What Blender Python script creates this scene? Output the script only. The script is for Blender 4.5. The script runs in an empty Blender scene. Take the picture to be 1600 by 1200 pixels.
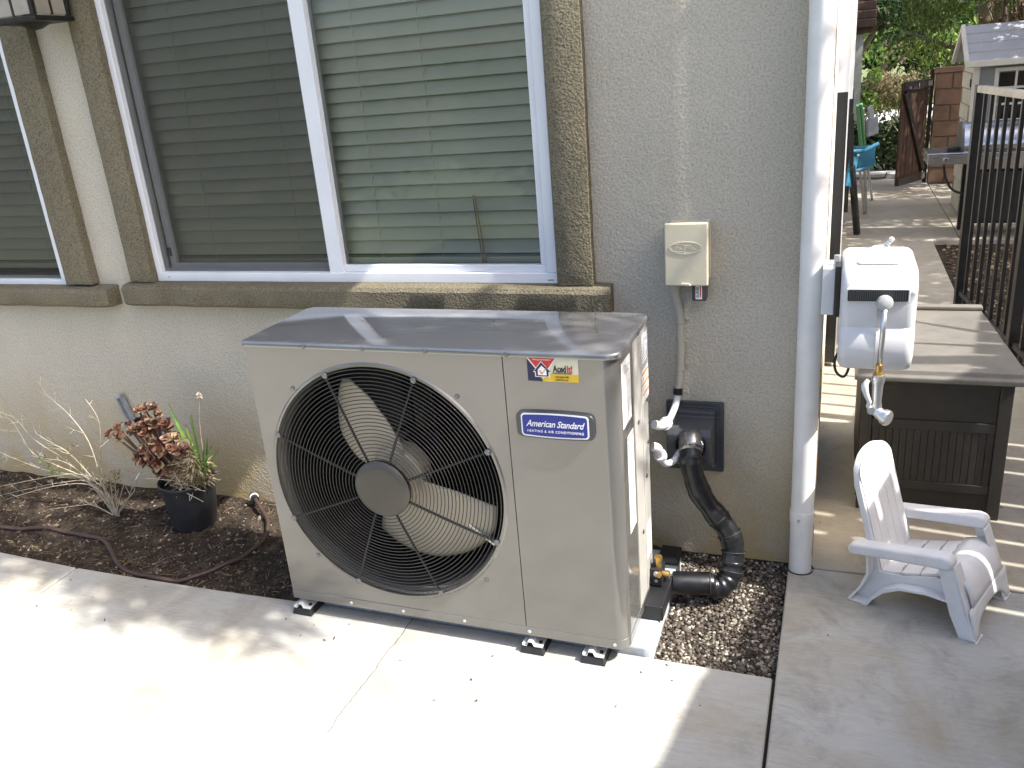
import bpy, bmesh, math, random
from mathutils import Vector, Matrix, noise
random.seed(7)
R = math.radians
sc = bpy.context.scene
COL = sc.collection

# ------------------------------------------------------------------ camera
def cam_setup():
    yaw, pitch, roll = R(-22.0384), R(20.1614), R(-5.0043)
    f = Vector((math.sin(yaw)*math.cos(pitch), math.cos(yaw)*math.cos(pitch), -math.sin(pitch)))
    r = Vector((math.cos(yaw), -math.sin(yaw), 0))
    u = r.cross(f)
    r2 = math.cos(roll)*r + math.sin(roll)*u
    u2 = -math.sin(roll)*r + math.cos(roll)*u
    cd = bpy.data.cameras.new('camera'); co = bpy.data.objects.new('camera', cd); COL.objects.link(co)
    m = Matrix((r2, u2, -f)).transposed().to_4x4()
    m.translation = Vector((1.4433, -2.0721, 1.4404))
    co.matrix_world = m
    cd.sensor_width = 36; cd.lens = 1320.2178/1600*36
    cd.clip_start = .02; cd.clip_end = 500
    sc.camera = co
cam_setup()
# ------------------------------------------------------------------ light
SUN_EL, SUN_AZ = 50, -7.5            # azimuth measured from +X towards +Y
sd = Vector((math.cos(R(SUN_EL))*math.cos(R(SUN_AZ)), math.cos(R(SUN_EL))*math.sin(R(SUN_AZ)), math.sin(R(SUN_EL))))
sl = bpy.data.lights.new('sun', 'SUN'); sl.energy = 3.6; sl.angle = R(.53); sl.color = (1, .975, .92)
so = bpy.data.objects.new('sun', sl); COL.objects.link(so)
so.rotation_euler = sd.to_track_quat('Z', 'Y').to_euler()
W = bpy.data.worlds.new('World'); sc.world = W; W.use_nodes = True
nt = W.node_tree; nt.nodes.clear()
bg = nt.nodes.new('ShaderNodeBackground'); out = nt.nodes.new('ShaderNodeOutputWorld'); sky = nt.nodes.new('ShaderNodeTexSky')
sky.sky_type = 'NISHITA'; sky.sun_disc = False; sky.sun_elevation = R(SUN_EL); sky.sun_rotation = R(90-SUN_AZ); sky.dust_density = 4; sky.ozone_density = .7; sky.air_density = .9
bg.inputs[1].default_value = .15
nt.links.new(sky.outputs[0], bg.inputs[0]); nt.links.new(bg.outputs[0], out.inputs[0])
sc.view_settings.view_transform = 'Standard'; sc.view_settings.look = 'None'
sc.view_settings.gamma = 1; sc.view_settings.use_curve_mapping = False
sc.view_settings.exposure = 1.48
sc.render.engine = 'CYCLES'
sc.cycles.max_bounces = 8; sc.cycles.diffuse_bounces = 4; sc.cycles.transparent_max_bounces = 12

# ------------------------------------------------------------------ materials
class NT:
    def __init__(s, name):
        s.m = bpy.data.materials.new(name); s.m.use_nodes = True; s.t = s.m.node_tree; s.t.nodes.clear()
        s.out = s.n('ShaderNodeOutputMaterial'); s.b = s.n('ShaderNodeBsdfPrincipled'); s.l(s.b.outputs[0], s.out.inputs[0])
        s.geo = s.n('ShaderNodeNewGeometry'); s.tc = s.n('ShaderNodeTexCoord')
    def n(s, t): return s.t.nodes.new(t)
    def l(s, a, b): s.t.links.new(a, b)
    def set(s, k, v): s.b.inputs[k].default_value = v
    def noise(s, scale, detail=4, rough=.55, vec=None, stretch=None, dist=0):
        x = s.n('ShaderNodeTexNoise'); x.inputs['Scale'].default_value = scale; x.inputs['Detail'].default_value = detail
        x.inputs['Roughness'].default_value = rough; x.inputs['Distortion'].default_value = dist
        v = vec or s.geo.outputs['Position']
        if stretch:
            mp = s.n('ShaderNodeMapping'); mp.inputs['Scale'].default_value = stretch; s.l(v, mp.inputs[0]); v = mp.outputs[0]
        s.l(v, x.inputs['Vector']); return x.outputs['Fac']
    def ramp(s, fac, stops):
        r = s.n('ShaderNodeValToRGB'); s.l(fac, r.inputs[0]); cr = r.color_ramp
        while len(cr.elements) < len(stops): cr.elements.new(.5)
        for e, (p, c) in zip(cr.elements, stops):
            e.position = p; e.color = (c[0], c[1], c[2], 1) if not isinstance(c, float) else (c, c, c, 1)
        return r.outputs[0]
    def mix(s, fac, a, b, mode='MIX'):
        x = s.n('ShaderNodeMix'); x.data_type = 'RGBA'; x.blend_type = mode
        for i, v in ((0, fac), (6, a), (7, b)):
            if isinstance(v, (int, float)): x.inputs[i].default_value = v
            elif isinstance(v, tuple): x.inputs[i].default_value = (*v, 1)
            else: s.l(v, x.inputs[i])
        return x.outputs[2]
    def bump(s, h, strength, dist, normal=None):
        b = s.n('ShaderNodeBump'); b.inputs['Strength'].default_value = strength; b.inputs['Distance'].default_value = dist
        s.l(h, b.inputs['Height'])
        if normal: s.l(normal, b.inputs['Normal'])
        return b.outputs[0]
    def col(s, c):
        if isinstance(c, tuple): s.set('Base Color', (*c, 1))
        else: s.l(c, s.b.inputs['Base Color'])
    def nrm(s, n): s.l(n, s.b.inputs['Normal'])

def plain(name, c, rough=.5, metal=0, var=.12, vs=8, bump=0, bs=300, spec=.5, dirt=0):
    t = NT(name); f = t.noise(vs, 5)
    lo = tuple(max(0, x*(1-var)) for x in c); hi = tuple(min(1, x*(1+var)) for x in c)
    k = t.ramp(f, [(.3, lo), (.7, hi)])
    if dirt:
        d = t.ramp(t.noise(vs*2.3, 8, .7), [(.45, 0.0), (.75, 1.0)])
        k = t.mix(t.mix(1.0, d, (dirt,)*3, 'MULTIPLY'), k, tuple(x*.35 for x in (c[0], c[1]*.9, c[2]*.75)))
    t.col(k); t.set('Roughness', rough); t.set('Metallic', metal); t.set('Specular IOR Level', spec)
    if bump: t.nrm(t.bump(t.noise(bs, 3), bump, .001))
    return t.m

def stucco(name, base, dark, grain=170, strength=.9, dist=.004, stains=True):
    t = NT(name)
    a = t.ramp(t.noise(1.6, 6, .6), [(.3, dark), (.7, base)])
    g = t.noise(grain, 3, .6)
    spk = t.ramp(g, [(.34, .74 if stains else .45), (.56, 1.0)])
    k = t.mix(1.0, a, spk, 'MULTIPLY')
    if stains:
        # rain and soil splash low on the wall, and runs under sills
        sep = t.n('ShaderNodeSeparateXYZ'); t.l(t.geo.outputs['Position'], sep.inputs[0])
        mr = t.n('ShaderNodeMapRange'); t.l(sep.outputs[2], mr.inputs[0])
        mr.inputs[1].default_value = -.05; mr.inputs[2].default_value = .5; mr.inputs[3].default_value = 1; mr.inputs[4].default_value = 0
        nn = t.ramp(t.noise(4.5, 6, .65), [(.30, 0.0), (.55, 1.0)])
        m = t.mix(1.0, mr.outputs[0], nn, 'MULTIPLY')
        k = t.mix(m, k, (base[0]*.80, base[1]*.66, base[2]*.38))
        st = t.ramp(t.noise(3, 5, .6, stretch=(3.5, 1, .5)), [(.55, 0.0), (.78, .5)])
        k = t.mix(st, k, (base[0]*.8, base[1]*.73, base[2]*.56))
    t.col(k); t.set('Roughness', .92); t.set('Specular IOR Level', .2)
    v = t.n('ShaderNodeTexVoronoi'); v.inputs['Scale'].default_value = grain*.75; v.feature = 'SMOOTH_F1'
    t.l(t.geo.outputs['Position'], v.inputs['Vector'])
    h = t.mix(.5, g, v.outputs['Distance'])
    n1 = t.bump(h, strength, dist)
    t.nrm(t.bump(t.noise(25, 3), .25, .01, n1))
    return t.m

def concrete(name, base, tan, dark, seed=0):
    t = NT(name)
    mp = t.n('ShaderNodeMapping'); mp.inputs['Location'].default_value = (seed*3.1, seed*1.7, 0); t.l(t.geo.outputs['Position'], mp.inputs[0]); P = mp.outputs[0]
    k = t.ramp(t.noise(2.6, 8, .68, P, dist=.4), [(.3, tan), (.52, base), (.75, tuple(min(1, x*1.1) for x in base))])
    d = t.ramp(t.noise(6.5, 9, .75, P, dist=.6), [(.5, 0.0), (.78, .75)])
    k = t.mix(d, k, dark)
    br = t.noise(60, 4, .6, P, stretch=(.25, 2.2, 1))
    k = t.mix(.35, k, t.ramp(br, [(.25, .55), (.7, 1.0)]), 'MULTIPLY')
    sp = t.ramp(t.noise(190, 2, .5, P), [(.24, .35), (.33, 1.0)])
    k = t.mix(.55, k, sp, 'MULTIPLY')
    t.col(k); t.set('Roughness', .85); t.set('Specular IOR Level', .3)
    n1 = t.bump(br, .28, .003); t.nrm(t.bump(t.noise(150, 5, .7, P), .3, .002, n1))
    return t.m

def island(name, stops, rough=.8, bump=.3, trans=0, spec=.3):
    t = NT(name)
    k = t.ramp(t.geo.outputs['Random Per Island'], stops)
    k = t.mix(.35, k, t.ramp(t.noise(40, 3), [(.3, .6), (.7, 1.0)]), 'MULTIPLY')
    t.col(k); t.set('Roughness', rough); t.set('Specular IOR Level', spec)
    if bump: t.nrm(t.bump(t.noise(250, 3), bump, .002))
    if trans:
        tr = t.n('ShaderNodeBsdfTranslucent'); t.l(k, tr.inputs[0]); ms = t.n('ShaderNodeMixShader'); ms.inputs[0].default_value = trans
        t.l(t.b.outputs[0], ms.inputs[1]); t.l(tr.outputs[0], ms.inputs[2]); t.l(ms.outputs[0], t.out.inputs[0])
    return t.m

M = {}
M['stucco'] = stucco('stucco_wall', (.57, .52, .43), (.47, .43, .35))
M['stucco_sunlit'] = stucco('stucco_sunlit', (.68, .66, .6), (.62, .6, .55))  # paler copy of the wall stucco, sunlight put into the colour
M['trim'] = stucco('stucco_trim', (.25, .22, .15), (.165, .142, .095), 210, 1, .006, False)
M['vinyl'] = plain('white_vinyl', (.74, .75, .77), .35, 0, .05, 5, .05)
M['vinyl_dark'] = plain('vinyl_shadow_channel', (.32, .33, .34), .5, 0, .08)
M['conc'] = concrete('concrete_patio', (.42, .41, .372), (.355, .32, .25), (.25, .235, .2))
M['conc2'] = concrete('concrete_walk', (.42, .41, .375), (.345, .305, .23), (.19, .175, .15), 3)
M['path'] = concrete('concrete_path', (.39, .355, .295), (.32, .28, .215), (.22, .19, .15), 7)
def soilmat():
    t = NT('garden_soil')
    k = t.ramp(t.noise(14, 9, .8), [(.3, (.022, .017, .013)), (.5, (.06, .046, .034)), (.75, (.18, .14, .105))])
    k = t.mix(t.ramp(t.noise(160, 4, .7), [(.6, 0.0), (.72, .6)]), k, (.2, .15, .11))
    t.col(k); t.set('Roughness', .95); t.set('Specular IOR Level', .1)
    t.nrm(t.bump(t.noise(130, 7, .8), 1, .012)); return t.m
M['soil'] = soilmat()
M['crumb'] = island('soil_crumbs', [(0, (.015, .01, .007)), (.5, (.05, .036, .026)), (.85, (.14, .105, .075)), (1, (.3, .25, .19))])
M['litter'] = island('dry_litter', [(0, (.04, .027, .018)), (.6, (.12, .085, .055)), (1, (.36, .28, .17))])
M['pebble'] = island('pebbles', [(0, (.02, .016, .013)), (.35, (.07, .055, .042)), (.65, (.145, .115, .088)), (.87, (.26, .225, .18)), (1, (.5, .46, .4))], .65, .4)
M['gravelbase'] = plain('gravel_base', (.03, .022, .016), .95, 0, .4, 60, 1, 200)
def cabmat(name, c, rough, metal, wob=.3):
    t = NT(name)
    k = t.ramp(t.noise(5, 3), [(.3, tuple(x*.95 for x in c)), (.7, c)]); t.col(k)
    t.set('Metallic', metal); t.l(t.ramp(t.noise(3, 4), [(.3, rough*.85), (.7, rough*1.2)]), t.b.inputs['Roughness'])
    n = t.bump(t.noise(4.5, 2, .4, stretch=(1, 1, 1.6)), wob, .02); t.nrm(t.bump(t.noise(900, 2), .06, .0004, n)); return t.m
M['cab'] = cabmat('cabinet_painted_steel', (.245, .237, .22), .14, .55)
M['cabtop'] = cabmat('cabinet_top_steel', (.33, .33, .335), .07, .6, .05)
M['cabside'] = cabmat('cabinet_steel_sunlit', (.5, .485, .45), .3, .12)  # same cabinet steel made paler, sunlight on the side put into the colour
M['blade'] = plain('fan_blade_plastic', (.47, .41, .315), .42, 0, .06, 6)
M['hub'] = plain('hub_cap_plastic', (.075, .068, .058), .4, .3, .05)
M['wire'] = plain('grille_wire', (.05, .047, .042), .4, .3, .1)
M['spoke'] = plain('grille_spoke', (.012, .012, .013), .3, .2, .1)
M['black'] = plain('black_plastic', (.014, .014, .016), .42, 0, .2, 20)
M['shroud'] = plain('shroud_dark_steel', (.035, .035, .037), .35, .5, .1)
M['coil'] = None
def coilmat():
    t = NT('coil_fins'); w = t.n('ShaderNodeTexWave'); w.inputs['Scale'].default_value = 60; w.bands_direction = 'X'; t.l(t.geo.outputs['Position'], w.inputs[0])
    w2 = t.n('ShaderNodeTexWave'); w2.inputs['Scale'].default_value = 15; w2.bands_direction = 'Z'; t.l(t.geo.outputs['Position'], w2.inputs[0])
    t.col(t.mix(.6, t.ramp(w.outputs['Fac'], [(0, (.008, .009, .01)), (1, (.03, .033, .036))]), t.ramp(w2.outputs['Fac'], [(0.0, .3), (.6, 1.0)]), 'MULTIPLY')); t.set('Roughness', .5); t.set('Metallic', .4); return t.m
M['coil'] = coilmat()
M['steel'] = plain('zinc_steel', (.62, .63, .64), .3, .9, .08, 30)
M['zincpaint'] = plain('bright_zinc', (.72, .72, .71), .35, .25, .06, 30)
M['screw'] = plain('screw_steel', (.2, .2, .2), .35, .8)
M['brass'] = plain('brass', (.6, .38, .12), .35, .9, .1)
M['rubber'] = plain('rubber', (.018, .018, .019), .6, 0, .2, 40, .3)
M['pad'] = plain('grey_equipment_pad', (.40, .43, .45), .8, 0, .12, 25, .5, 500, dirt=.3)
M['blue'] = plain('badge_blue', (.008, .022, .24), .25, 0, .03)
M['badge_grey'] = plain('badge_grey', (.07, .075, .08), .3, .3)
M['white'] = plain('print_white', (.85, .85, .85), .35, 0, .02)
M['red'] = plain('print_red', (.62, .03, .02), .35, 0, .03)
M['navy'] = plain('print_navy', (.012, .01, .06), .35, 0, .03)
M['yellow'] = plain('print_yellow', (.75, .48, .03), .35, 0, .03)
M['cream'] = plain('print_cream', (.72, .68, .5), .35, 0, .03)
M['orange'] = plain('print_orange', (.75, .25, .03), .35, 0, .03)
M['ink'] = plain('print_black', (.01, .01, .01), .4, 0, .03)
M['paper'] = plain('label_paper', (.78, .78, .75), .5, 0, .03)
M['greyprint'] = plain('label_grey_print', (.36, .38, .42), .5, 0, .1, 90)
M['conduit'] = plain('painted_conduit', (.42, .39, .31), .55, 0, .06)
M['flex'] = plain('grey_flex_conduit', (.52, .54, .57), .32, 0, .04)
M['box'] = plain('beige_painted_box', (.56, .51, .38), .45, 0, .05, 6, .35, 260)
M['dplast'] = plain('charcoal_plastic', (.055, .058, .066), .36, 0, .15, 20, .2, 500)
def tapemat():
    t = NT('black_vinyl_wrap'); t.col(t.ramp(t.noise(30, 5), [(.3, (.006, .006, .007)), (.7, (.014, .014, .016))]))
    t.set('Roughness', .3); n = t.bump(t.noise(9, 2, .4, dist=.6), .3, .012); t.nrm(t.bump(t.noise(60, 3), .1, .002, n)); return t.m
M['wrap'] = tapemat()
M['foil'] = plain('silver_tape', (.3, .29, .28), .3, .8, .3, 30, .6, 80)
M['greyplast'] = plain('grey_plastic', (.36, .36, .36), .45, 0, .05)
M['down'] = plain('white_downspout_paint', (.74, .73, .70), .5, 0, .07, 9, .2, 300, dirt=.12)
M['wplast'] = plain('white_plastic', (.62, .62, .635), .38, 0, .04, 6, .04)
M['chairp'] = plain('white_chair_plastic', (.67, .665, .665), .5, 0, .06, 10, .12, 250, dirt=.13)
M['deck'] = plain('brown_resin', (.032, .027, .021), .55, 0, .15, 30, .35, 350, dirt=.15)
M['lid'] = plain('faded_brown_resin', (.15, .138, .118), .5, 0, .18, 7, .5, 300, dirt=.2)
M['iron'] = plain('black_iron', (.013, .013, .015), .38, .3, .2, 30)
M['ironsunlit'] = plain('sunlit_iron', (.32, .31, .29), .45, .3, .25, 14)  # pale iron for the top rail, its sun reflection put into the colour
def woodmat(name, a, b):
    t = NT(name); k = t.ramp(t.noise(6, 8, .7, stretch=(12, 12, .7), dist=.3), [(.3, a), (.7, b)])
    k = t.mix(.6, k, t.ramp(t.noise(2.2, 4), [(.35, .35), (.6, 1.0)]), 'MULTIPLY')
    t.col(k); t.set('Roughness', .7); t.nrm(t.bump(t.noise(40, 5, .6, stretch=(6, 6, .4)), .5, .004)); return t.m
M['gatewood'] = woodmat('weathered_gate_wood', (.014, .006, .003), (.085, .033, .014))
M['gatedark'] = woodmat('dark_gate_wood', (.012, .008, .006), (.035, .02, .014))
M['eave'] = woodmat('eave_wood', (.09, .05, .03), (.2, .12, .08))
M['fencewood'] = woodmat('fence_board_wood', (.16, .11, .07), (.3, .22, .15))
M['block'] = plain('block_tan', (.22, .135, .092), .9, 0, .2, 9, .8, 120)
M['mortar'] = plain('mortar', (.2, .16, .13), .95, 0, .15, 30, .5)
M['shedgrey'] = plain('shed_grey_siding', (.19, .205, .22), .6, 0, .06, 10, .2)
M['shedroof'] = plain('shed_roof_resin', (.36, .37, .41), .6, 0, .05, 8, .2)
M['shedtrim'] = plain('shed_trim', (.55, .54, .5), .55, 0, .05)
M['shedstone'] = plain('shed_gable_resin', (.5, .49, .43), .7, 0, .1, 12, .5, 60)
M['glassdark'] = plain('dark_window', (.01, .01, .012), .1, 0, .1)
M['stainless'] = plain('stainless', (.5, .5, .52), .22, 1, .08, 9)
M['bluefab'] = plain('blue_fabric', (.03, .16, .25), .8, 0, .1)
M['greenfab'] = plain('green_fabric', (.12, .3, .13), .8, 0, .1)
M['greyfab'] = plain('grey_fabric', (.25, .26, .28), .8, 0, .2)
M['pot'] = plain('black_nursery_pot', (.018, .019, .022), .5, 0, .25, 18, .3)
M['twig'] = plain('bleached_twig', (.38, .325, .24), .8, 0, .25, 40)
M['stem'] = plain('brown_stem', (.14, .085, .06), .8, 0, .25, 40)
M['succ'] = island('succulent_leaves', [(0, (.09, .022, .02)), (.35, (.24, .06, .045)), (.65, (.42, .14, .10)), (.85, (.30, .2, .08)), (1, (.5, .26, .17))], .42, .15, .12, .5)
def leafobj():
    t = NT('red_succulent_leaf'); oi = t.n('ShaderNodeObjectInfo')
    k = t.ramp(oi.outputs['Random'], [(0, (.07, .028, .02)), (.3, (.19, .075, .05)), (.55, (.36, .17, .12)), (.75, (.27, .21, .10)), (1, (.52, .36, .25))])
    t.col(t.mix(.4, k, t.ramp(t.noise(90, 3), [(.3, .55), (.7, 1.0)]), 'MULTIPLY')); t.set('Roughness', .42); return t.m
M['leafred'] = leafobj()
M['blade_leaf'] = plain('strap_leaf', (.12, .22, .035), .5, 0, .3, 40)
M['deadleaf'] = island('dead_leaves', [(0, (.1, .07, .045)), (.5, (.25, .19, .12)), (1, (.4, .34, .2))], .9, .2, .2)
M['hose'] = plain('brown_drip_hose', (.062, .036, .028), .55, 0, .15, 30)
M['grass'] = plain('lawn', (.12, .14, .05), .9, 0, .4, 12, .6, 60)
M['drive'] = plain('far_pavement', (.6, .58, .54), .9, 0, .1, 5)
M['bark'] = woodmat('bark', (.07, .05, .035), (.25, .18, .12))
def leafm(name, a, b, c, tr=.35): return island(name, [(0, a), (.5, b), (1, c)], .6, 0, tr)
M['lf_dark'] = leafm('leaves_dark', (.008, .02, .006), (.02, .05, .012), (.06, .11, .03))
M['lf_conifer'] = leafm('leaves_conifer', (.04, .065, .012), (.10, .14, .03), (.2, .22, .06))
M['lf_light'] = leafm('leaves_light', (.08, .15, .03), (.15, .25, .05), (.3, .38, .1))
M['lf_hedge'] = leafm('leaves_hedge', (.015, .035, .01), (.05, .09, .025), (.3, .36, .2), .15)
M['lf_grey'] = leafm('leaves_hedge_back', (.02, .03, .015), (.05, .065, .03), (.1, .12, .06), .2)
M['lf_dry'] = leafm('leaves_dry', (.12, .09, .04), (.28, .22, .12), (.42, .35, .22))
M['lf_brown'] = leafm('leaves_brown', (.08, .05, .03), (.2, .13, .08), (.36, .26, .17))
def glassmat(name, tint, rough=.02):
    t = NT(name); t.t.nodes.remove(t.b)
    fr = t.n('ShaderNodeFresnel'); fr.inputs[0].default_value = 1.6
    gl = t.n('ShaderNodeBsdfGlossy'); gl.inputs['Roughness'].default_value = rough; gl.inputs[0].default_value = (1, 1, 1, 1)
    tr = t.n('ShaderNodeBsdfTransparent'); tr.inputs[0].default_value = (*tint, 1)
    ms = t.n('ShaderNodeMixShader'); t.l(fr.outputs[0], ms.inputs[0]); t.l(tr.outputs[0], ms.inputs[1]); t.l(gl.outputs[0], ms.inputs[2]); t.l(ms.outputs[0], t.out.inputs[0])
    return t.m
M['glass'] = glassmat('window_glass', (.84, .86, .81))
M['labelfilm'] = glassmat('lamp_glass', (.75, .72, .65), .3)
def screenmat():
    t = NT('insect_screen_mesh'); t.col((.05, .046, .034)); t.set('Roughness', .7)
    tr = t.n('ShaderNodeBsdfTransparent'); ms = t.n('ShaderNodeMixShader'); ms.inputs[0].default_value = .45
    t.l(tr.outputs[0], ms.inputs[1]); t.l(t.b.outputs[0], ms.inputs[2]); t.l(ms.outputs[0], t.out.inputs[0]); return t.m
M['screen'] = screenmat()
M['slat'] = plain('blind_slat', (.68, .67, .60), .5, 0, .05, 5, .1)
M['cord'] = plain('blind_cord', (.72, .71, .63), .8)
M['room'] = plain('room_dark', (.05, .045, .04), .9)
M['tan'] = plain('tan_wood', (.45, .28, .16), .6)
M['bronze'] = plain('lantern_bronze', (.028, .024, .022), .45, .5, .2, 30)
M['lampglass'] = plain('seeded_lamp_glass', (.30, .27, .22), .25, 0, .15, 12, .3, 60)
M['wallmetal'] = plain('grey_bracket', (.33, .35, .38), .4, .6, .15, 40)

# ------------------------------------------------------------------ mesh helpers
class MB:
    def __init__(s): s.v = []; s.f = []
    def add(s, vs, fs):
        o = len(s.v); s.v += [tuple(v) for v in vs]; s.f += [tuple(i+o for i in f) for f in fs]; return s
    def box(s, x0, x1, y0, y1, z0, z1, mat=None):
        vs = [(x, y, z) for x in (x0, x1) for y in (y0, y1) for z in (z0, z1)]
        if mat: vs = [mat @ Vector(v) for v in vs]
        return s.add(vs, [(0, 1, 3, 2), (4, 6, 7, 5), (0, 4, 5, 1), (2, 3, 7, 6), (0, 2, 6, 4), (1, 5, 7, 3)])
    def bar(s, a, b, w, h, up=(0, 0, 1)):
        a, b = Vector(a), Vector(b); d = (b-a).normalized(); u = Vector(up)
        if abs(d.dot(u)) > .98: u = Vector((1, 0, 0))
        r = d.cross(u).normalized(); t = r.cross(d)
        vs = [p + r*sx*w/2 + t*sz*h/2 for p in (a, b) for sx in (-1, 1) for sz in (-1, 1)]
        return s.add(vs, [(0, 1, 3, 2), (4, 6, 7, 5), (0, 4, 5, 1), (2, 3, 7, 6), (0, 2, 6, 4), (1, 5, 7, 3)])
    def tube(s, pts, rad, n=10, cap=True, closed=False):
        pts = [Vector(p) for p in pts]; N = len(pts); rads = rad if isinstance(rad, (list, tuple)) else [rad]*N
        o = len(s.v); prev = None
        for i, p in enumerate(pts):
            if closed: d = (pts[(i+1) % N]-pts[i-1])
            else: d = pts[min(i+1, N-1)]-pts[max(i-1, 0)]
            d.normalize()
            if prev is None:
                u = Vector((0, 0, 1)) if abs(d.z) < .9 else Vector((0, 1, 0)); r = d.cross(u).normalized()
            else:
                r = (prev - d*prev.dot(d)).normalized()
            prev = r; t = d.cross(r)
            for k in range(n):
                a = 2*math.pi*k/n; s.v.append(tuple(p + (r*math.cos(a)+t*math.sin(a))*rads[i]))
        for i in range(N if closed else N-1):
            j = (i+1) % N
            for k in range(n): s.f.append((o+i*n+k, o+j*n+k, o+j*n+(k+1) % n, o+i*n+(k+1) % n))
        if cap and not closed:
            s.f.append(tuple(o+k for k in range(n))[::-1]); s.f.append(tuple(o+(N-1)*n+k for k in range(n)))
        return s
    def cyl(s, a, b, r, r2=None, n=20): return s.tube([a, b], [r, r if r2 is None else r2], n)
    def prism(s, poly, axis, a, b):
        # poly: 2D points; axis 'x': (y,z), 'y': (x,z), 'z': (x,y); extruded from a to b
        def P(p, t): return {'x': (t, p[0], p[1]), 'y': (p[0], t, p[1]), 'z': (p[0], p[1], t)}[axis]
        n = len(poly); vs = [P(p, a) for p in poly]+[P(p, b) for p in poly]
        return s.add(vs, [tuple(range(n))[::-1], tuple(range(n, 2*n))]+[(i, (i+1) % n, (i+1) % n+n, i+n) for i in range(n)])
    def lathe(s, prof, c=(0, 0, 0), n=32, mat=None):
        o = len(s.v)
        for r, z in prof:
            for k in range(n):
                a = 2*math.pi*k/n; v = Vector((r*math.cos(a), r*math.sin(a), z))
                if mat: v = mat @ v
                s.v.append(tuple(v+Vector(c)))
        for i in range(len(prof)-1):
            for k in range(n): s.f.append((o+i*n+k, o+i*n+(k+1) % n, o+(i+1)*n+(k+1) % n, o+(i+1)*n+k))
        return s
    def mesh(s, name, inv=None):
        me = bpy.data.meshes.new(name); vs = [tuple(inv @ Vector(v)) for v in s.v] if inv else s.v
        me.from_pydata(vs, [], s.f); me.update(); return me
WM = {}
def root(name, label, cat, loc=(0, 0, 0), rz=0, group=None, kind=None):
    o = bpy.data.objects.new(name, None); COL.objects.link(o); o.location = loc; o.rotation_euler = (0, 0, rz)
    o.empty_display_size = .1
    o['label'] = label; o['category'] = cat
    if group: o['group'] = group
    WM[o.name] = Matrix.Translation(loc) @ Matrix.Rotation(rz, 4, 'Z'); return o
def obj(name, mb, mat, parent=None, smooth=False, bevel=0, seg=2, label=None, cat=None, kind=None, local=False, fix=True, solid=0, sub=0, group=None):
    pm = WM[parent.name] if parent else Matrix()
    inv = None if (local or parent is None) else pm.inverted()
    me = mb.mesh(name, inv) if isinstance(mb, MB) else mb
    if fix and isinstance(mb, MB):
        b = bmesh.new(); b.from_mesh(me); bmesh.ops.recalc_face_normals(b, faces=b.faces); b.to_mesh(me); b.free()
    if mat: me.materials.append(M[mat] if isinstance(mat, str) else mat)
    o = bpy.data.objects.new(name, me); COL.objects.link(o)
    if parent: o.parent = parent
    WM[o.name] = pm
    if solid: md = o.modifiers.new('solid', 'SOLIDIFY'); md.thickness = solid; md.offset = 0
    if bevel: md = o.modifiers.new('bevel', 'BEVEL'); md.width = bevel; md.segments = seg; md.limit_method = 'ANGLE'; md.angle_limit = R(35)
    if sub: md = o.modifiers.new('sub', 'SUBSURF'); md.levels = sub; md.render_levels = sub
    if smooth or bevel:
        for p in me.polygons: p.use_smooth = True
        if bevel or smooth == 'auto':
            if not bevel:
                b = bmesh.new(); b.from_mesh(me)
                for e in b.edges:
                    if len(e.link_faces) == 2 and e.calc_face_angle(0) > R(38): e.smooth = False
                b.to_mesh(me); b.free()
            else:
                md = o.modifiers.new('wn', 'WEIGHTED_NORMAL'); md.keep_sharp = True
    if label: o['label'] = label
    if cat: o['category'] = cat
    if kind: o['kind'] = kind
    if group: o['group'] = group
    return o
def inst(name, me, parent, mw):
    o = bpy.data.objects.new(name, me); COL.objects.link(o)
    if parent: o.parent = parent; m = WM[parent.name].inverted() @ mw
    else: m = mw
    o.matrix_local = m; WM[o.name] = mw; return o
def text(name, body, size, mat, parent, loc, rotm, ext=.0006, shear=0, sx=1, bold=0, spacing=1, align='CENTER'):
    c = bpy.data.curves.new(name, 'FONT'); c.body = body; c.size = size; c.extrude = ext; c.align_x = align; c.align_y = 'CENTER'
    c.shear = shear; c.offset = bold; c.space_character = spacing; c.resolution_u = 3
    t = bpy.data.objects.new(name+'_c', c); COL.objects.link(t); bpy.context.view_layer.update()
    me = bpy.data.meshes.new_from_object(t); bpy.data.objects.remove(t)
    me.materials.clear(); me.materials.append(M[mat]); me.name = name
    mw = Matrix.Translation(loc) @ rotm @ Matrix.Diagonal((sx, 1, 1, 1))
    return inst(name, me, parent, mw)
FRONT = Matrix.Rotation(R(90), 4, 'X')           # readable from -Y
RIGHT = Matrix.Rotation(R(90), 4, 'Z') @ Matrix.Rotation(R(90), 4, 'X')   # readable from +X
def arc(cx, cy, r, a0, a1, n=8): return [(cx+r*math.cos(R(a0+(a1-a0)*i/n)), cy+r*math.sin(R(a0+(a1-a0)*i/n))) for i in range(n+1)]
def rrect(x0, x1, y0, y1, r, n=6):
    return arc(x1-r, y0+r, r, -90, 0, n)+arc(x1-r, y1-r, r, 0, 90, n)+arc(x0+r, y1-r, r, 90, 180, n)+arc(x0+r, y0+r, r, 180, 270, n)
def smooth_path(pts, n=8):
    P = [Vector(p) for p in pts]; out = []
    for i in range(len(P)-1):
        p0, p1, p2, p3 = P[max(i-1, 0)], P[i], P[i+1], P[min(i+2, len(P)-1)]
        for k in range(n):
            t = k/n; out.append(.5*((2*p1)+(p2-p0)*t+(2*p0-5*p1+4*p2-p3)*t*t+(3*p1-p0-3*p2+p3)*t**3))
    out.append(P[-1]); return out

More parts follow.
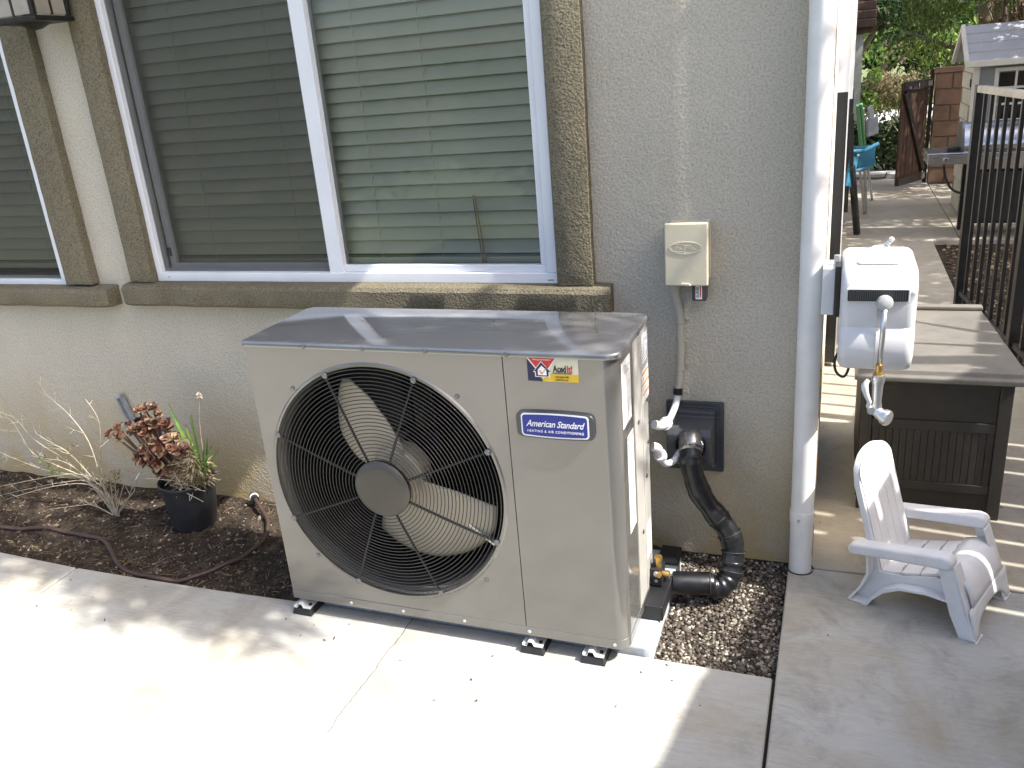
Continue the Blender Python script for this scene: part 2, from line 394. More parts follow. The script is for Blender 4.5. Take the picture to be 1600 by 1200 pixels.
# ------------------------------------------------------------------ the setting: ground
YW = .282                                        # face of the stucco wall
g = MB(); g.add([(-80, -80, -.12), (80, -80, -.12), (80, 120, -.12), (-80, 120, -.12)], [(0, 1, 2, 3)])
obj('ground', g, 'soil', kind='structure')
def slab(name, polys, mat, z0=-.115, z1=0, bevel=.006):
    m = MB()
    m.prism(polys, 'z', z0, z1); return obj(name, m, mat, kind='structure', bevel=bevel, seg=3)
# patio slabs cut at their tooled joints; the back edge of the first two bows a little
slab('patio_slab', [(-.898, -3.4), (1.3445, -3.4), (1.3445, -.300), (.75, -.297), (.1, -.298), (-.3, -.312), (-.6, -.316), (-.898, -.316)], 'conc')
slab('patio_slab', [(-3.4, -3.4), (-.906, -3.4), (-.906, -.316), (-1.3, -.300), (-2.0, -.285), (-3.4, -.28)], 'conc')
slab('walk_slab', [(1.352, -3.4), (3.6, -3.4), (3.6, .213), (1.352, .213)], 'conc2')
slab('walk_slab', [(1.352, .219), (3.6, .219), (3.6, 1.9), (2.14, 1.9), (2.12, 2.25), (1.40, 2.25), (1.40, .286), (1.352, .286)], 'path')
slab('alley_path', [(1.40, 2.256), (2.12, 2.256), (2.11, 4.95), (2.30, 4.95), (2.29, 8.25), (1.40, 8.25)], 'path')
slab('shed_slab', [(2.306, 4.95), (4.6, 4.95), (4.6, 7.8), (2.296, 7.8)], 'path')
# joint filler and dark soil in the gap
j = MB(); j.box(1.343, 1.352, -3.4, -.302, -.1, -.016); obj('joint_filler', j, 'gravelbase', kind='structure')
# a hairline crack across the first slab: a thin sunken ribbon of dark grit
ck = MB(); pts = []
x = .358
for i in range(60):
    y = -.30-.0078*i; x += random.gauss(0, .0016); x = .358+(x-.358)*.9; pts.append((x, y))
for i in range(59):
    w = .0007+.0006*random.random()*(1-i/75)
    a, b = pts[i], pts[i+1]; ck.add([(a[0]-w, a[1], .0006), (a[0]+w, a[1], .0006), (b[0]+w, b[1], .0006), (b[0]-w, b[1], .0006)], [(0, 1, 2, 3)])
obj('patio_crack', ck, 'joint' if 'joint' in M else 'gravelbase', kind='structure')

def bumpy(name, x0, x1, y0, y1, z, amp, step, mat, sc_=6):
    nx, ny = int((x1-x0)/step), int((y1-y0)/step); m = MB()
    for jj in range(ny+1):
        for i in range(nx+1):
            X = x0+(x1-x0)*i/nx; Y = y0+(y1-y0)*jj/ny
            h = noise.fractal(Vector((X*sc_, Y*sc_, 3.3)), 1, 2, 5)*amp
            m.v.append((X, Y, z+h))
    for jj in range(ny):
        for i in range(nx):
            a = jj*(nx+1)+i; m.f.append((a, a+1, a+nx+2, a+nx+1))
    return obj(name, m, mat, kind='structure', smooth=True), lambda X, Y: z+noise.fractal(Vector((X*sc_, Y*sc_, 3.3)), 1, 2, 5)*amp
soil, soil_h = bumpy('garden_bed', -3.4, .99, -.33, .30, -.028, .014, .012, 'soil')
gravbed, grav_h = bumpy('gravel_bed', .985, 1.36, -.31, .30, -.04, .008, .012, 'gravelbase')
ICO = [(0, 0, -1), (.72, -.53, -.45), (-.28, -.85, -.45), (-.89, 0, -.45), (-.28, .85, -.45), (.72, .53, -.45), (.28, -.85, .45), (-.72, -.53, .45), (-.72, .53, .45), (.28, .85, .45), (.89, 0, .45), (0, 0, 1)]
ICF = [(0, 1, 2), (1, 0, 5), (0, 2, 3), (0, 3, 4), (0, 4, 5), (1, 5, 10), (2, 1, 6), (3, 2, 7), (4, 3, 8), (5, 4, 9), (1, 10, 6), (2, 6, 7), (3, 7, 8), (4, 8, 9), (5, 9, 10), (6, 10, 11), (7, 6, 11), (8, 7, 11), (9, 8, 11), (10, 9, 11)]
def pebble(m, x, y, z, r, flat=.6, jit=.22):
    q = Matrix.Rotation(random.random()*6.28, 3, 'Z') @ Matrix.Rotation(random.gauss(0, .35), 3, 'X')
    s = Vector((r*random.uniform(.75, 1.35), r*random.uniform(.7, 1.1), r*flat*random.uniform(.7, 1.2)))
    vs = []
    for v in ICO:
        w = q @ Vector((v[0]*s.x, v[1]*s.y, v[2]*s.z)); k = 1+random.uniform(-jit, jit); vs.append((x+w.x*k, y+w.y*k, z+w.z*k))
    m.add(vs, ICF)
pb = MB()
for i in range(6500):
    x, y = random.uniform(1.0, 1.349), random.uniform(-.297, .275)
    pebble(pb, x, y, grav_h(x, y)+random.uniform(-.002, .006), random.choice((.0035, .0045, .005, .006, .0075)))
for i in range(26):
    x, y = random.uniform(1.05, 1.32), random.uniform(-.28, .26); pebble(pb, x, y, grav_h(x, y)+.005, random.uniform(.009, .013))
obj('pebbles', pb, 'pebble', label='loose brown and grey pebbles in the bed beside the air conditioner', cat='gravel', kind='stuff', fix=False, smooth=True)
cr_ = MB()
for i in range(7500):
    x, y = random.uniform(-2.0, .98), random.uniform(-.31, .275)
    pebble(cr_, x, y, soil_h(x, y)+random.uniform(-.001, .003), random.choice((.002, .0025, .003, .004, .006)), .7, .3)
for i in range(40):
    x, y = random.uniform(-1.8, .2), random.uniform(-.29, .24); pebble(cr_, x, y, soil_h(x, y)+.004, random.uniform(.008, .014), .6)
obj('soil_crumbs', cr_, 'crumb', label='dark crumbly soil clods over the planting bed', cat='soil', kind='stuff', fix=False)
lt = MB()
for i in range(1900):
    x, y = random.uniform(-2.0, -.1), random.uniform(-.30, .27)
    if random.random() < .35: y = random.uniform(-.31, -.18)
    a = random.random()*6.28; L = random.uniform(.006, .028); z = soil_h(x, y)+.004
    dz = random.uniform(-.3, .5)*L
    lt.bar((x, y, z), (x+L*math.cos(a), y+L*math.sin(a), z+dz), .0016, .0008)
obj('dry_litter', lt, 'litter', label='straw coloured dry stems and bark bits lying on the soil', cat='litter', kind='stuff', fix=False)
# bare earth and mulch beyond the iron fence
sd_, sdh = bumpy('side_yard_bed', 2.125, 4.4, 1.905, 4.94, -.03, .015, .05, 'soil', 3)
ml = MB()
for i in range(2600):
    x, y = random.uniform(2.14, 3.6), random.uniform(2.0, 4.9); pebble(ml, x, y, sdh(x, y)+.004, random.choice((.008, .012, .017)), .5)
obj('mulch_chips', ml, 'litter', label='brown bark chips scattered behind the iron fence', cat='mulch', kind='stuff', fix=False)
lw = MB(); lw.prism([(-40, 8.7), (60, 8.7), (60, 60), (-40, 60)], 'z', -.11, -.01); obj('front_lawn', lw, 'grass', kind='structure')
dw = MB(); dw.add([(1.2, 15.1, .0), (4.5, 17.4, .0), (4.5, 21.5, .0), (1.2, 17.6, .0)], [(0, 1, 2, 3)]); obj('driveway', dw, 'drive', kind='structure')
ba = MB(); ba.prism([(-12, -12), (14, -12), (14, -3.5), (-12, -3.5)], 'z', -.11, -.012); obj('back_lawn', ba, 'grass', kind='structure')

# ------------------------------------------------------------------ the house
house = root('house', 'beige stucco house with brown banded window surrounds along the left of the yard', 'house', (0, YW, 0))
xs = [-4.2, -2.75, -1.279, -.852, .6695, 1.418]; zs = [-.11, .8405, 1.98, 2.6]
wl = MB()
for i in range(5):
    for k in range(3):
        if k == 1 and i in (1, 3): continue
        wl.add([(xs[i], YW, zs[k]), (xs[i+1], YW, zs[k]), (xs[i+1], YW, zs[k+1]), (xs[i], YW, zs[k+1])], [(0, 1, 2, 3)])
for i in (1, 3):
    a, b, c, d = xs[i], xs[i+1], zs[1], zs[2]; Y2 = YW+.13
    wl.add([(a, YW, c), (b, YW, c), (b, Y2, c), (a, Y2, c)], [(0, 1, 2, 3)]); wl.add([(a, YW, d), (b, YW, d), (b, Y2, d), (a, Y2, d)], [(0, 1, 2, 3)])
    wl.add([(a, YW, c), (a, YW, d), (a, Y2, d), (a, Y2, c)], [(0, 1, 2, 3)]); wl.add([(b, YW, c), (b, YW, d), (b, Y2, d), (b, Y2, c)], [(0, 1, 2, 3)])
obj('wall', wl, 'stucco', house, fix=False)
sw = MB(); sw.add([(1.411, YW, -.11), (1.411, 8.2, -.11), (1.411, 8.2, 2.6), (1.411, YW, 2.6)], [(0, 1, 2, 3)]); obj('side_wall', sw, 'stucco_sunlit', house)
bk = MB(); bk.box(-4.2, 1.417, 8.2, 8.25, -.11, 2.6); bk.box(-4.25, -4.2, YW, 8.25, -.11, 2.6); obj('wall', bk, 'stucco', house)
rf = MB(); rf.box(-4.6, 1.46, -.10, 8.7, 2.6, 2.66); obj('roof_deck', rf, 'eave', house)
rr = MB(); rr.add([(-4.6, -.12, 2.67), (1.48, -.12, 2.67), (1.48, 8.7, 2.67), (-4.6, 8.7, 2.67), (-4.6, 4, 4.1), (1.48, 4, 4.1)], [(0, 1, 5, 4), (2, 3, 4, 5), (1, 2, 5), (3, 0, 4)]); obj('roof', rr, 'eave', house)
# weep screed line at the wall foot
ws = MB(); ws.box(-3.4, 1.42, YW-.006, YW-.001, -.045, -.034); obj('weep_screed', ws, 'gravelbase', house)
# wobbly stucco bands round the windows
def band(x0, x1, z0, z1, depth=.042, name='window_trim'):
    mat_ = 'stucco' if name == 'gap_blocker_band' else 'trim'
    nx = max(2, int((x1-x0)/.025)); nz = max(2, int((z1-z0)/.025)); y = YW-depth
    m = MB(); rnd = lambda a, b: noise.noise(Vector((a*14, 1.7, b*14)))*.0022
    for k in range(nz+1):
        for i in range(nx+1):
            X = x0+(x1-x0)*i/nx; Z = z0+(z1-z0)*k/nz
            ex = min(i, nx-i)/nx*(x1-x0); ez = min(k, nz-k)/nz*(z1-z0); e = min(ex, ez)
            m.v.append((X+rnd(Z, X), y+(.006 if e < .004 else 0)+rnd(X, Z+5)*.7, Z+rnd(X+3, Z)))
    for k in range(nz):
        for i in range(nx): a = k*(nx+1)+i; m.f.append((a, a+1, a+nx+2, a+nx+1))
    per = [i for i in range(nx+1)]+[k*(nx+1)+nx for k in range(1, nz+1)]+[nz*(nx+1)+i for i in range(nx-1, -1, -1)]+[k*(nx+1) for k in range(nz-1, 0, -1)]
    o = len(m.v)
    for i in per: v = m.v[i]; m.v.append((v[0], YW-.0005, v[2]))
    n = len(per)
    for i in range(n): m.f.append((per[i], per[(i+1) % n], o+(i+1) % n, o+i))
    return obj(name, m, mat_, house, smooth='auto', fix=False)
band(1.362, 1.413, -.10, 2.59, .0445, 'gap_blocker_band')  # added behind the downspout to block sun slipping through the wall gap
band(-.945, -.840, .842, 2.06); band(.680, .784, .842, 2.06); band(-.838, .678, 1.975, 2.06)
band(-1.262, -1.133, .832, 2.06); band(-2.75, -1.264, 1.975, 2.06)
def sill(x0, x1, z0, z1):
    d = .068; m = MB(); prof = [(YW-.0005, z0), (YW-d+.008, z0), (YW-d, z0+.010), (YW-d, z1-.014), (YW-d+.010, z1-.002), (YW-.0005, z1+.004)]
    n = int((x1-x0)/.03); 
    for i in range(n+1):
        X = x0+(x1-x0)*i/n; e = .006 if i in (0, n) else 0
        for (y, z) in prof:
            w = noise.noise(Vector((X*9, y*30, z*9)))*.0025
            m.v.append((X, y+w+e, z+w))
    P = len(prof)
    for i in range(n):
        for k in range(P): m.f.append((i*P+k, i*P+(k+1) % P, (i+1)*P+(k+1) % P, (i+1)*P+k))
    m.f.append(tuple(range(P))); m.f.append(tuple(n*P+k for k in range(P))[::-1])
    obj('window_sill', m, 'trim', house, smooth='auto')
sill(-.972, .836, .762, .838); sill(-3.0, -1.046, .752, .822)

# ------------------------------------------------------------------ windows
def window(x0, x1, z0, z1, meets, screens, fixedright=True):
    y = YW-.010
    fm = MB(); f = .032
    fm.box(x0, x1, y, y+.07, z0, z0+f); fm.box(x0, x1, y, y+.07, z1-f, z1)
    fm.box(x0, x0+f, y, y+.07, z0+f, z1-f); fm.box(x1-f, x1, y, y+.07, z0+f, z1-f)
    w = obj('window', fm, 'vinyl', house, bevel=.0025)
    # thin raised lines of the extrusion
    ln = MB()
    for dx in (.009, .018): ln.box(x0+f, x0+f+.003+dx*.0, y+.010+dx, y+.012+dx, z0+f, z1-f)
    ln.box(x0+f+.001, x0+f+.012, y+.022, y+.034, z0+f+.012, z1-f); ln.box(x0+f+.012, x1-f, y+.022, y+.034, z0+f+.001, z0+f+.010)
    obj('track', ln, 'vinyl_dark', w)
    xm = meets
    if xm is not None:
        st = MB(); st.box(xm-.026, xm+.026, y+.004, y+.05, z0+f-.004, z1-f+.004); obj('meeting_stile', st, 'vinyl', w, bevel=.002)
        r = MB(); a, b = xm+.026, x1-f; s = .022
        r.box(a, b, y+.014, y+.045, z0+f, z0+f+s); r.box(b-s, b, y+.014, y+.045, z0+f+s, z1-f-s); r.box(a, b, y+.014, y+.045, z1-f-s, z1-f)
        obj('sash', r, 'vinyl', w, bevel=.002)
        r = MB(); a, b = x0+f, xm-.026; s = .026
        r.box(a+.02, b, y+.034, y+.06, z0+f, z0+f+s); r.box(a+.02, a+.02+s, y+.034, y+.06, z0+f+s, z1-f-s)
        obj('sash', r, 'vinyl_dark', w, bevel=.002)
        la = MB(); la.box(a+.022, a+.034, y+.026, y+.036, z0+.085, z0+.115); obj('latch', la, 'black', w, bevel=.001)
        gp = MB(); gp.add([(xm+.02, y+.03, z0+f), (x1-f, y+.03, z0+f), (x1-f, y+.03, z1-f), (xm+.02, y+.03, z1-f)], [(0, 1, 2, 3)]); obj('pane', gp, 'glass', w, fix=False)
        gp = MB(); gp.add([(x0+f, y+.048, z0+f), (xm, y+.048, z0+f), (xm, y+.048, z1-f), (x0+f, y+.048, z1-f)], [(0, 1, 2, 3)]); obj('pane', gp, 'glass', w, fix=False)
        wh = MB(); wh.box(x0+.06, x0+.064, y-.0006, y+.0, z0+.014, z0+.018); obj('weep_hole', wh, 'black', w); wh = MB(); wh.box(x1-.03, x1-.012, y-.0006, y+0, z0+.010, z0+.0125); obj('weep_hole', wh, 'black', w)
    else:
        gp = MB(); gp.add([(x0+f, y+.04, z0+f), (x1-f, y+.04, z0+f), (x1-f, y+.04, z1-f), (x0+f, y+.04, z1-f)], [(0, 1, 2, 3)]); obj('pane', gp, 'glass', w, fix=False)
    for (a, b) in screens:
        sg = MB(); sg.add([(a, y+.020, z0+f+.002), (b, y+.020, z0+f+.002), (b, y+.020, z1-f), (a, y+.020, z1-f)], [(0, 1, 2, 3)]); obj('insect_screen', sg, 'screen', w, fix=False)
    rm = MB(); Y2, Y3 = YW+.131, YW+.9
    rm.add([(x0-.02, Y3, z0-.02), (x1+.02, Y3, z0-.02), (x1+.02, Y3, z1+.02), (x0-.02, Y3, z1+.02), (x0-.02, Y2, z0-.02), (x1+.02, Y2, z0-.02), (x1+.02, Y2, z1+.02), (x0-.02, Y2, z1+.02)],
           [(0, 1, 2, 3), (0, 4, 5, 1), (3, 2, 6, 7), (0, 3, 7, 4), (1, 5, 6, 2)])
    obj('room_interior', rm, 'room', house, fix=False)
    return w
window(-.852, .6695, .8405, 1.97, -.092, [(-.82, -.10)])
window(-2.75, -1.279, .812, 1.97, None, [(-2.7, -1.305)])
# blinds: every slat is a piece of its own
SL = {}
def slatmesh(L):
    m = MB(); n = 6; w = .050; th = .0026; tilt = R(62)
    P = []
    for s in (1, -1):
        for i in (range(n+1) if s == 1 else range(n, -1, -1)):
            t = (i/n-.5); yy = t*w; zz = .0035*(1-4*t*t)+(th/2)*s
            # the room edge of each slat is up
            P.append((yy*math.cos(tilt)-zz*math.sin(tilt), yy*math.sin(tilt)+zz*math.cos(tilt)))
    m.prism(P, 'x', -L/2, L/2)
    b = m.mesh('slat'); b.materials.append(M['slat'])
    for p in b.polygons: p.use_smooth = False
    return b
def blind(label, x0, x1, ztop, zbot, tilt_noise, holes):
    r = root('window_blind', label, 'blind', ((x0+x1)/2, YW+.085, zbot), group='horizontal slat blinds inside the windows')
    L = x1-x0; me = slatmesh(L); z = zbot+.045; k = 0
    while z < ztop:
        mw = Matrix.Translation(((x0+x1)/2+random.gauss(0, .001), YW+.085, z)) @ Matrix.Rotation(random.gauss(0, R(tilt_noise)), 4, 'X') @ Matrix.Rotation(random.gauss(0, R(.07)), 4, 'Y')
        inst('slat', me, r, mw); z += .0435; k += 1
    b = MB(); b.box(x0, x1, YW+.062, YW+.108, zbot-.008, zbot+.012); obj('bottom_rail', b, 'slat', r, bevel=.003)
    for xh in holes:
        c = MB(); c.tube([(xh, YW+.058, zbot-.006), (xh, YW+.058, ztop)], .0007, 5)
        obj('cord', c, 'cord', r)
        tp = MB(); zz = zbot+.03
        while zz < ztop:
            tp.bar((xh-.001, YW+.060, zz+.006), (xh+.004, YW+.063, zz+.026), .0010, .0010); zz += .0435
        obj('ladder_tape', tp, 'twig', r)
blind('closed horizontal slat blind behind the two sash window above the air conditioner', -.82, .64, 1.95, .895, 1.2, [-.62, -.26, .05, .27, .60])
blind('dark horizontal slat blind inside the window at the left edge of the photo', -2.7, -1.31, 1.95, .88, 3.5, [-2.4, -1.9, -1.42])
st = MB(); st.cyl((.41, YW+.047, .888), (.395, YW+.049, 1.10), .0022, n=8); st.cyl((.420, YW+.047, .888), (.402, YW+.049, 1.10), .0022, n=8)
obj('wooden_rod', st, 'tan', label='pair of thin tan wooden rods standing between glass and blind', cat='rod')

# ------------------------------------------------------------------ downspout
ds = root('downspout', 'round white painted downspout at the outer corner of the stucco wall', 'downspout', (1.385, .205, 0))
m = MB(); m.lathe([(.0, 0), (.0315, 0), (.0315, .20), (.0312, .25), (.031, 1.2), (.031, 2.6), (0, 2.6)], (1.385, .205, 0), 40); obj('pipe', m, 'down', ds, smooth='auto')
m = MB(); m.lathe([(.0335, .158), (.0338, .160), (.0338, .196), (.0335, .198), (.0318, .198), (.0318, .158), (.0335, .158)], (1.385, .205, 0), 40); bnd = obj('strap', m, 'down', ds, smooth='auto')
m = MB(); m.cyl((1.377, .173, .178), (1.377, .1675, .178), .0045, n=10); obj('screw', m, 'steel', bnd)
m = MB(); m.box(1.372, 1.390, .232, YW, 1.9, 1.94); m.box(1.372, 1.390, .232, YW, .166, .19); obj('wall_bracket', m, 'down', ds)
m = MB(); m.tube([(1.385+.037*math.cos(a*.3), .205+.037*math.sin(a*.3), .001) for a in range(21)], .002, 6); obj('caulk_ring', m, 'gravelbase', ds)

# ------------------------------------------------------------------ equipment pad and riser
pr = root('equipment_pad', 'pale grey composite pad under the air conditioner, its right edge showing on the gravel', 'pad', (.51, -.05, -.04))
m = MB(); m.prism(rrect(-.02, 1.042, -.292, .185, .02), 'z', -.06, .022); obj('slab', m, 'pad', pr, bevel=.008, seg=3)
rs = root('riser_block', 'black plastic riser block on the pad below the pipe valve', 'riser', (1.02, -.1, .022))
m = MB(); m.box(.90, 1.052, -.175, -.035, .023, .068); obj('body', m, 'black', rs, bevel=.004)
m = MB(); m.box(.985, 1.045, .10, .17, .023, .05); obj('body', m, 'black', rs, bevel=.004)

# ------------------------------------------------------------------ air conditioner
YF, YB, ZB, ZT = -.351, -.032, .05, .843
ac = root('air_conditioner', 'large taupe grey outdoor air conditioner with round fan grille beside the window', 'air conditioner', (.5, -.19, .022))
FX, FZ, FR = .365, .453, .3345
def face_with_hole(x0, x1, z0, z1, y, cx, cz, r, n=160):
    m = MB(); A = [2*math.pi*i/n for i in range(n)]
    for a in [math.atan2(z-cz, x-cx) % (2*math.pi) for x in (x0, x1) for z in (z0, z1)]: A.append(a)
    A = sorted(set(A)); N = len(A)
    for a in A:
        c, s = math.cos(a), math.sin(a); t = min(((x1-cx)/c if c > 1e-9 else (x0-cx)/c if c < -1e-9 else 9), ((z1-cz)/s if s > 1e-9 else (z0-cz)/s if s < -1e-9 else 9))
        m.v += [(cx+t*c, y, cz+t*s), (cx+(r+.012)*c, y, cz+(r+.012)*s), (cx+(r+.008)*c, y-.004, cz+(r+.008)*s), (cx+(r+.002)*c, y-.0045, cz+(r+.002)*s), (cx+r*c, y-.001, cz+r*s), (cx+(r-.006)*c, y+.03, cz+(r-.006)*s)]
    for i in range(N):
        j = (i+1) % N
        for k in range(5): m.f.append((i*6+k, j*6+k, j*6+k+1, i*6+k+1))
    # folded returns of the sheet
    o = len(m.v); R0 = [(x0, z0), (x1, z0), (x1, z1), (x0, z1)]
    for (x, z) in R0: m.v += [(x, y, z), (x, y+.02, z)]
    for i in range(4): j = (i+1) % 4; m.f.append((o+2*i, o+2*j, o+2*j+1, o+2*i+1))
    return m
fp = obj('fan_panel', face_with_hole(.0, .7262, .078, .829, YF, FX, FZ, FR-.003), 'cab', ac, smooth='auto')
# service panel wraps round the front right corner
def sheet(path, z0, z1, th=.0):
    m = MB()
    for (x, y) in path: m.v += [(x, y, z0), (x, y, z1)]
    for i in range(len(path)-1): m.f.append((2*i, 2*i+2, 2*i+3, 2*i+1))
    return m
rc = .034
path = [(.7285, YF+.02), (.7285, YF)]+[(.74+.02*i, YF) for i in range(11)]+arc(1-rc, YF+rc, rc, -90, 0, 14)+[(1.0, -.27), (1.0, -.203), (.992, -.203)]
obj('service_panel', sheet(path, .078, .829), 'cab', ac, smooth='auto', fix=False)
pa = [(.992, -.200), (1.0, -.200), (1.0, -.11), (1.0, YB-.012), (.992, YB), (.7, YB)]
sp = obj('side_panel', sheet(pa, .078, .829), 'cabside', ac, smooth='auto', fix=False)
m = MB(); m.box(.9995, 1.0018, -.118, -.112, .078, .812); m.box(.9995, 1.0018, -.205, -.199, .078, .812); obj('seam_lip', m, 'cabside', sp, bevel=.0006)
m = MB(); m.box(0.001, .004, YF+.002, YB, .078, .829); m.box(.004, .7, YB-.004, YB, .078, .829); obj('condenser_coil', m, 'coil', ac)
m = MB(); m.box(.0, .01, YF+.004, YF+.03, .078, .829); obj('corner_post', m, 'cab', ac)
# base rail and top cover
def outline(o): return [(-o, YB+o), (-o, YF-o)]+arc(1-rc, YF+rc, rc+o, -90, 0, 12)+[(1+o, YB+o)]
m = MB(); m.prism(outline(.0012), 'z', ZB, .0775); obj('base_rail', m, 'cab', ac, bevel=.0015)
m = MB()
tp = outline(.006); tp2 = outline(.0)
def ringed(levels):
    m = MB(); n = len(levels[0][0])
    for (poly, z) in levels: m.v += [(p[0], p[1], z) for p in poly]
    for k in range(len(levels)-1):
        for i in range(n): j = (i+1) % n; m.f.append((k*n+i, k*n+j, (k+1)*n+j, (k+1)*n+i))
    m.f.append(tuple((len(levels)-1)*n+i for i in range(n))); m.f.append(tuple(range(n))[::-1]); return m
def outl(o):
    q = .03
    return arc(-o+q, YB+o-q, q, 90, 180, 6)+arc(-o+.014, YF-o+.014, .014, 180, 270, 5)+arc(1+o-rc, YF-o+rc, rc, -90, 0, 10)+arc(1+o-.03, YB+o-.03, .03, 0, 90, 6)
obj('top_cover', ringed([(outl(.007), .8285), (outl(.007), .8385), (outl(.0055), .8415), (outl(.002), .8432)]), 'cabtop', ac, smooth='auto')
m = MB(); m.prism([(.30, -.352), (.35, -.352), (.335, -.03), (.29, -.03)], 'z', .8434, .8437); obj('stile_reflection', m, 'badge_tape' if 'badge_tape' in M else 'paper', ac, label='pale strip standing in for the stile reflection on the top cover') if False else None  # switched off; pale strip in place of the window stile's reflection
# screws
scm = MB().lathe([(0, 0), (.0035, .0), (.0062, .0005), (.0062, .0018), (.004, .0034), (0, .0038)], n=12).mesh('screw'); scm.materials.append(M['screw'])
scl = MB().lathe([(0, 0), (.0040, .0), (.0055, .0008), (.004, .0026), (0, .003)], n=12).mesh('screw'); scl.materials.append(M['steel'])
for x in (.189, .36, .533, .742): inst('screw', scm, ac, Matrix.Translation((x, YF-.007, .8345)) @ FRONT)
for x, z in ((.129, .715), (.601, .719), (.112, .208), (.627, .205)): inst('screw', scm, ac, Matrix.Translation((x, YF, z)) @ FRONT)
for x in (.196, .363, .549, .735, .965): inst('screw', scl, ac, Matrix.Translation((x, YF-.0012, .064)) @ FRONT)
inst('screw', scm, ac, Matrix.Translation((.9955, YF+.006, .8345)) @ Matrix.Rotation(R(45), 4, 'Z') @ FRONT)
for y, z in ((-.17, .8345), (-.045, .8345), (-.165, .60), (-.06, .62), (-.06, .50), (-.09, .415), (-.15, .28), (-.22, .064)):
    inst('screw', scm, ac, Matrix.Translation((1.0065 if z > .82 else 1.0002, y, z)) @ RIGHT)
# inside: shroud, divider, motor bracket, motor
m = MB(); T = Matrix.Translation((FX, YF, FZ)) @ Matrix.Rotation(R(90), 4, 'X')
m.lathe([(FR-.007, -.028), (FR-.011, -.05), (FR-.016, -.085), (FR-.014, -.10)], n=96, mat=T); obj('fan_shroud', m, 'shroud', ac, smooth='auto', solid=.0015)
m = MB(); m.box(.712, .722, YF+.03, YB-.01, .08, .81); m.box(.01, .712, YF+.03, YB-.01, .0785, .082); m.box(.01, .712, YF+.03, YB-.01, .805, .81); obj('inner_divider', m, 'shroud', ac)
m = MB()
for x in (FX-.035, FX+.035): m.box(x-.012, x+.012, -.12, -.105, .085, .80)
m.box(FX-.07, FX+.07, -.15, -.12, FZ-.07, FZ+.07); br_ = obj('motor_bracket', m, 'shroud', ac, bevel=.002)
m = MB(); m.cyl((FX, -.24, FZ), (FX, -.12, FZ), .062, n=32); obj('motor', m, 'shroud', br_, smooth='auto')
for a_, b_, w_ in (((FX+.30, YF+.055, FZ-.19), (FX+.03, YF+.10, FZ-.02), .018), ((.60, -.06, .60), (.56, -.06, .80), .02)): obj('inner_brace', MB().bar(a_, b_, w_, .006), 'steel', ac)
# fan: two broad swept blades
fan = MB(); fan.lathe([(0, .0), (.070, .0), (.078, -.008), (.078, -.06), (.07, -.065)], n=48, mat=Matrix.Translation((FX, -.292, FZ)) @ Matrix.Rotation(R(90), 4, 'X'))
fo = obj('fan', fan, 'blade', ac, smooth='auto')
def lerp_tab(tab, x):
    for (a, va), (b, vb) in zip(tab, tab[1:]):
        if x <= b: t = max(0, (x-a)/(b-a)); t = t*t*(3-2*t)*.4+t*.6; return va+(vb-va)*t
    return tab[-1][1]
def blade(left, right, outer, tilt):
    # left/right: angle of each edge by radius fraction; outer: tip radius by position across the blade
    m = MB(); na, nr = 24, 16
    for i in range(nr+1):
        q = i/nr
        for k in range(na+1):
            t = k/na; a = R(lerp_tab(right, q)*(1-t)+lerp_tab(left, q)*t); rr = .068+(lerp_tab(outer, t)-.068)*q
            y = -.272+tilt*(t-.5)*(.55+.6*q)-.014*math.sin(math.pi*t)*q+.035*q*q
            m.v.append((FX+rr*math.cos(a), y, FZ+rr*math.sin(a)))
    for i in range(nr):
        for k in range(na): a = i*(na+1)+k; m.f.append((a, a+1, a+na+2, a+na+1))
    return obj('fan_blade', m, 'blade', fo, smooth='auto', solid=.005)
blade_u = blade([(0, 182), (.3, 172), (.6, 158), (.9, 139), (1, 127)], [(0, 62), (.35, 88), (.6, 99), (1, 112)], [(0, .285), (.5, .296), (1, .285)], .062)
blade([(0, -130), (.3, -123), (1, -120)], [(0, -2), (.3, -6), (1, -13)], [(0, .290), (.15, .302), (.5, .278), (.8, .272), (1, .268)], .085)
# grille: rings, spokes, hub cap
gr = root('fan_grille_x', 'x', 'x') if False else None
GY = YF-.008
def gy(r): return GY-.012*(1-(r/.33)**2)
hubm = MB(); hubm.lathe([(0, .012), (.060, .011), (.074, .008), (.080, .001), (.080, -.010), (.074, -.012)], n=64, mat=Matrix.Translation((FX, GY-.011, FZ)) @ Matrix.Rotation(R(90), 4, 'X'))
grille = MB()
for k in range(8):
    a = R(22.5+45*k); P = [(FX+r*math.cos(a), gy(r)+.0028, FZ+r*math.sin(a)) for r in [.078+.0085*i for i in range(31)]]
    if k == 0: gobj = obj('grille_spoke', MB().tube(P, .0036, 6), 'spoke', ac, smooth=True)
    else: obj('grille_spoke', MB().tube(P, .0036, 6), 'spoke', ac, smooth=True)
    inst('screw', scm, ac, Matrix.Translation((FX+.330*math.cos(a), GY+.001, FZ+.330*math.sin(a))) @ FRONT @ Matrix.Scale(1.35, 4))
obj('hub_cap', hubm, 'hub', ac, smooth='auto')
rn = 25
for i in range(rn):
    r = .088+(.328-.088)*i/(rn-1)
    obj('grille_ring', MB().tube([(FX+r*math.cos(a), gy(r), FZ+r*math.sin(a)) for a in [2*math.pi*k/110 for k in range(110)]], .00125, 5, closed=True), 'wire', ac, smooth=True, fix=False)
